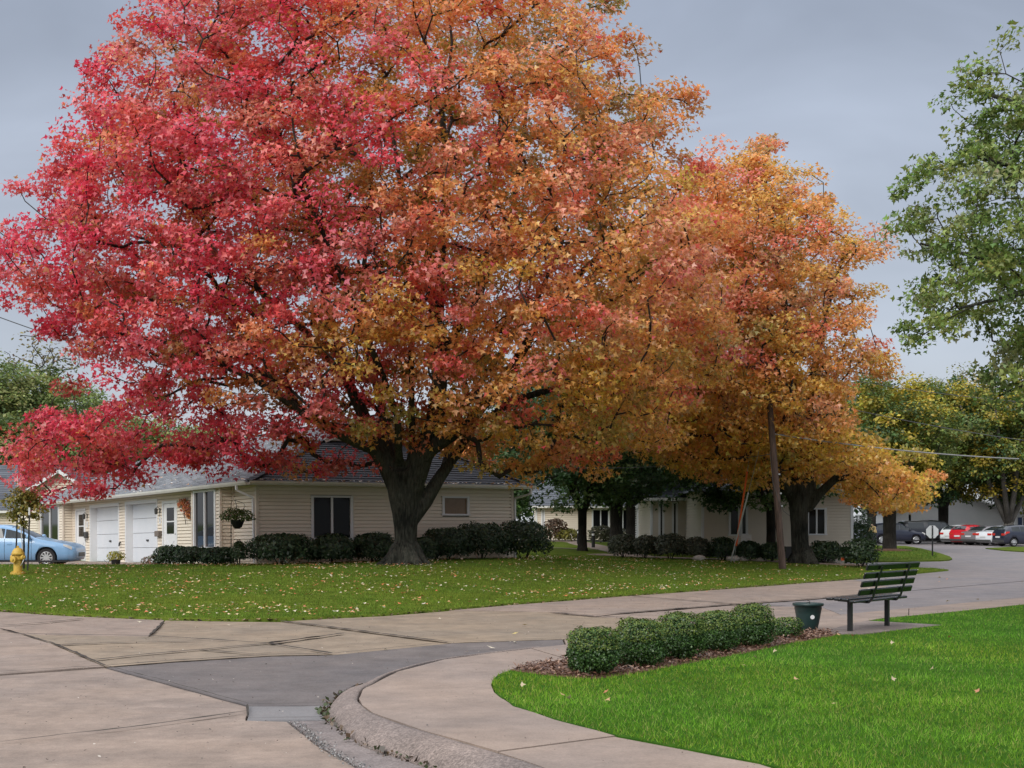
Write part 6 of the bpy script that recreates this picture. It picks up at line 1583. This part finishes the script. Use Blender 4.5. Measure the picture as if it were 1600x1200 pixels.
# bark chips
x, y = scatter_poly(MULCH, 26000, g); n = len(x)
P = np.stack([x, y, ZS+.012 + .035*g.random(n)], 1); C = np.array([(.11,.05,.03),(.20,.105,.065),(.28,.165,.11),(.07,.032,.02)])[g.integers(0,4,n)]*np.clip(1+g.normal(0,.2,(n,1)),.5,1.6)
tag(face_cloud('mulch_chips', P, rdir(n,g)*.5+np.array([0,0,.8]), rdir(n,g)*np.array([1,1,.35]), np.stack([np.full(n,.028), .05*np.clip(1+g.normal(0,.4,n),.3,2), np.full(n,.02)],1), C, M['litter'], 'oval'), 'shredded brown bark mulch round the boxwoods', 'mulch', kind='stuff')
# crumbled grit along the broken slab edge
t = g.random(900)**.8; ex = np.interp(t, [0,.25,.6,1], [452,476,503,600]); ey = np.interp(t, [0,.25,.6,1], [1128,1146,1172,1225])
q = np.array([G(a, b) for a, b in zip(ex, ey)]) + g.normal(0,.03,(900,2)) + np.array([.03,0])
tag(face_cloud('grit', np.stack([q[:,0], q[:,1], np.full(900,.006)+.012*g.random(900)],1), rdir(900,g)+np.array([0,0,.6]), rdir(900,g), .014*np.clip(1+g.normal(0,.4,900),.3,2), np.array([(.10,.10,.10),(.2,.19,.18),(.3,.29,.28)])[g.integers(0,3,900)], M['litter'], 'oval'), 'grey crumbled grit along the broken gutter edge', 'gravel', kind='stuff')
t = g.random(260); oc = np.array([(p.x, p.y) for p in Oc[16:70]]); ii = (t*(len(oc)-1)).astype(int)
q = oc[ii] + g.normal(0,.025,(260,2)) - np.array([.03,0])
tag(face_cloud('curb_debris', np.stack([q[:,0], q[:,1], np.full(260,.01)+.015*g.random(260)],1), rdir(260,g)+np.array([0,0,.6]), rdir(260,g), .04*np.clip(1+g.normal(0,.4,260),.3,2), np.array([(.06,.045,.03),(.14,.09,.05),(.05,.07,.02)])[g.integers(0,3,260)], M['litter'], 'oval'), 'dark leaf debris caught along the foot of the curb', 'debris', kind='stuff')
# specks of grit and leaf crumbs on the concrete
x = g.uniform(-9, 8, 5200); y = g.uniform(8.5, 36, 5200); ye = np.interp(x, EX, EY)
ok = (y < ye) & (np.abs(x/y) < .38) & ~in_poly(x, y, LAWN) & ~in_poly(x, y, sw_bed) & (g.random(5200) < np.clip(14/y, .2, 1)); n = ok.sum()
tag(face_cloud('street_grit', np.stack([x[ok], y[ok], np.full(n,.018)],1), rdir(n,g)*.5+np.array([0,0,1]), rdir(n,g)*np.array([1,1,.1]), .014*np.clip(1+g.normal(0,.6,n),.3,3), np.array([(.06,.05,.04),(.14,.10,.08),(.5,.44,.38),(.09,.07,.05)])[g.integers(0,4,n)], M['litter'], 'oval'), 'tiny dark crumbs and grit scattered on the street concrete', 'grit', kind='stuff')
x, y = scatter_poly(sw_bed, 9000, g); n = len(x); x, y = x[:700], y[:700]; n = len(x)
tag(face_cloud('sidewalk_grit', np.stack([x, y, np.full(n,ZS+.012)],1), rdir(n,g)*.5+np.array([0,0,1]), rdir(n,g)*np.array([1,1,.1]), .011*np.clip(1+g.normal(0,.6,n),.3,3), np.array([(.06,.05,.04),(.14,.10,.08),(.09,.07,.05)])[g.integers(0,3,n)], M['litter'], 'oval'), 'tiny dark crumbs scattered on the sidewalk slabs', 'grit', kind='stuff')
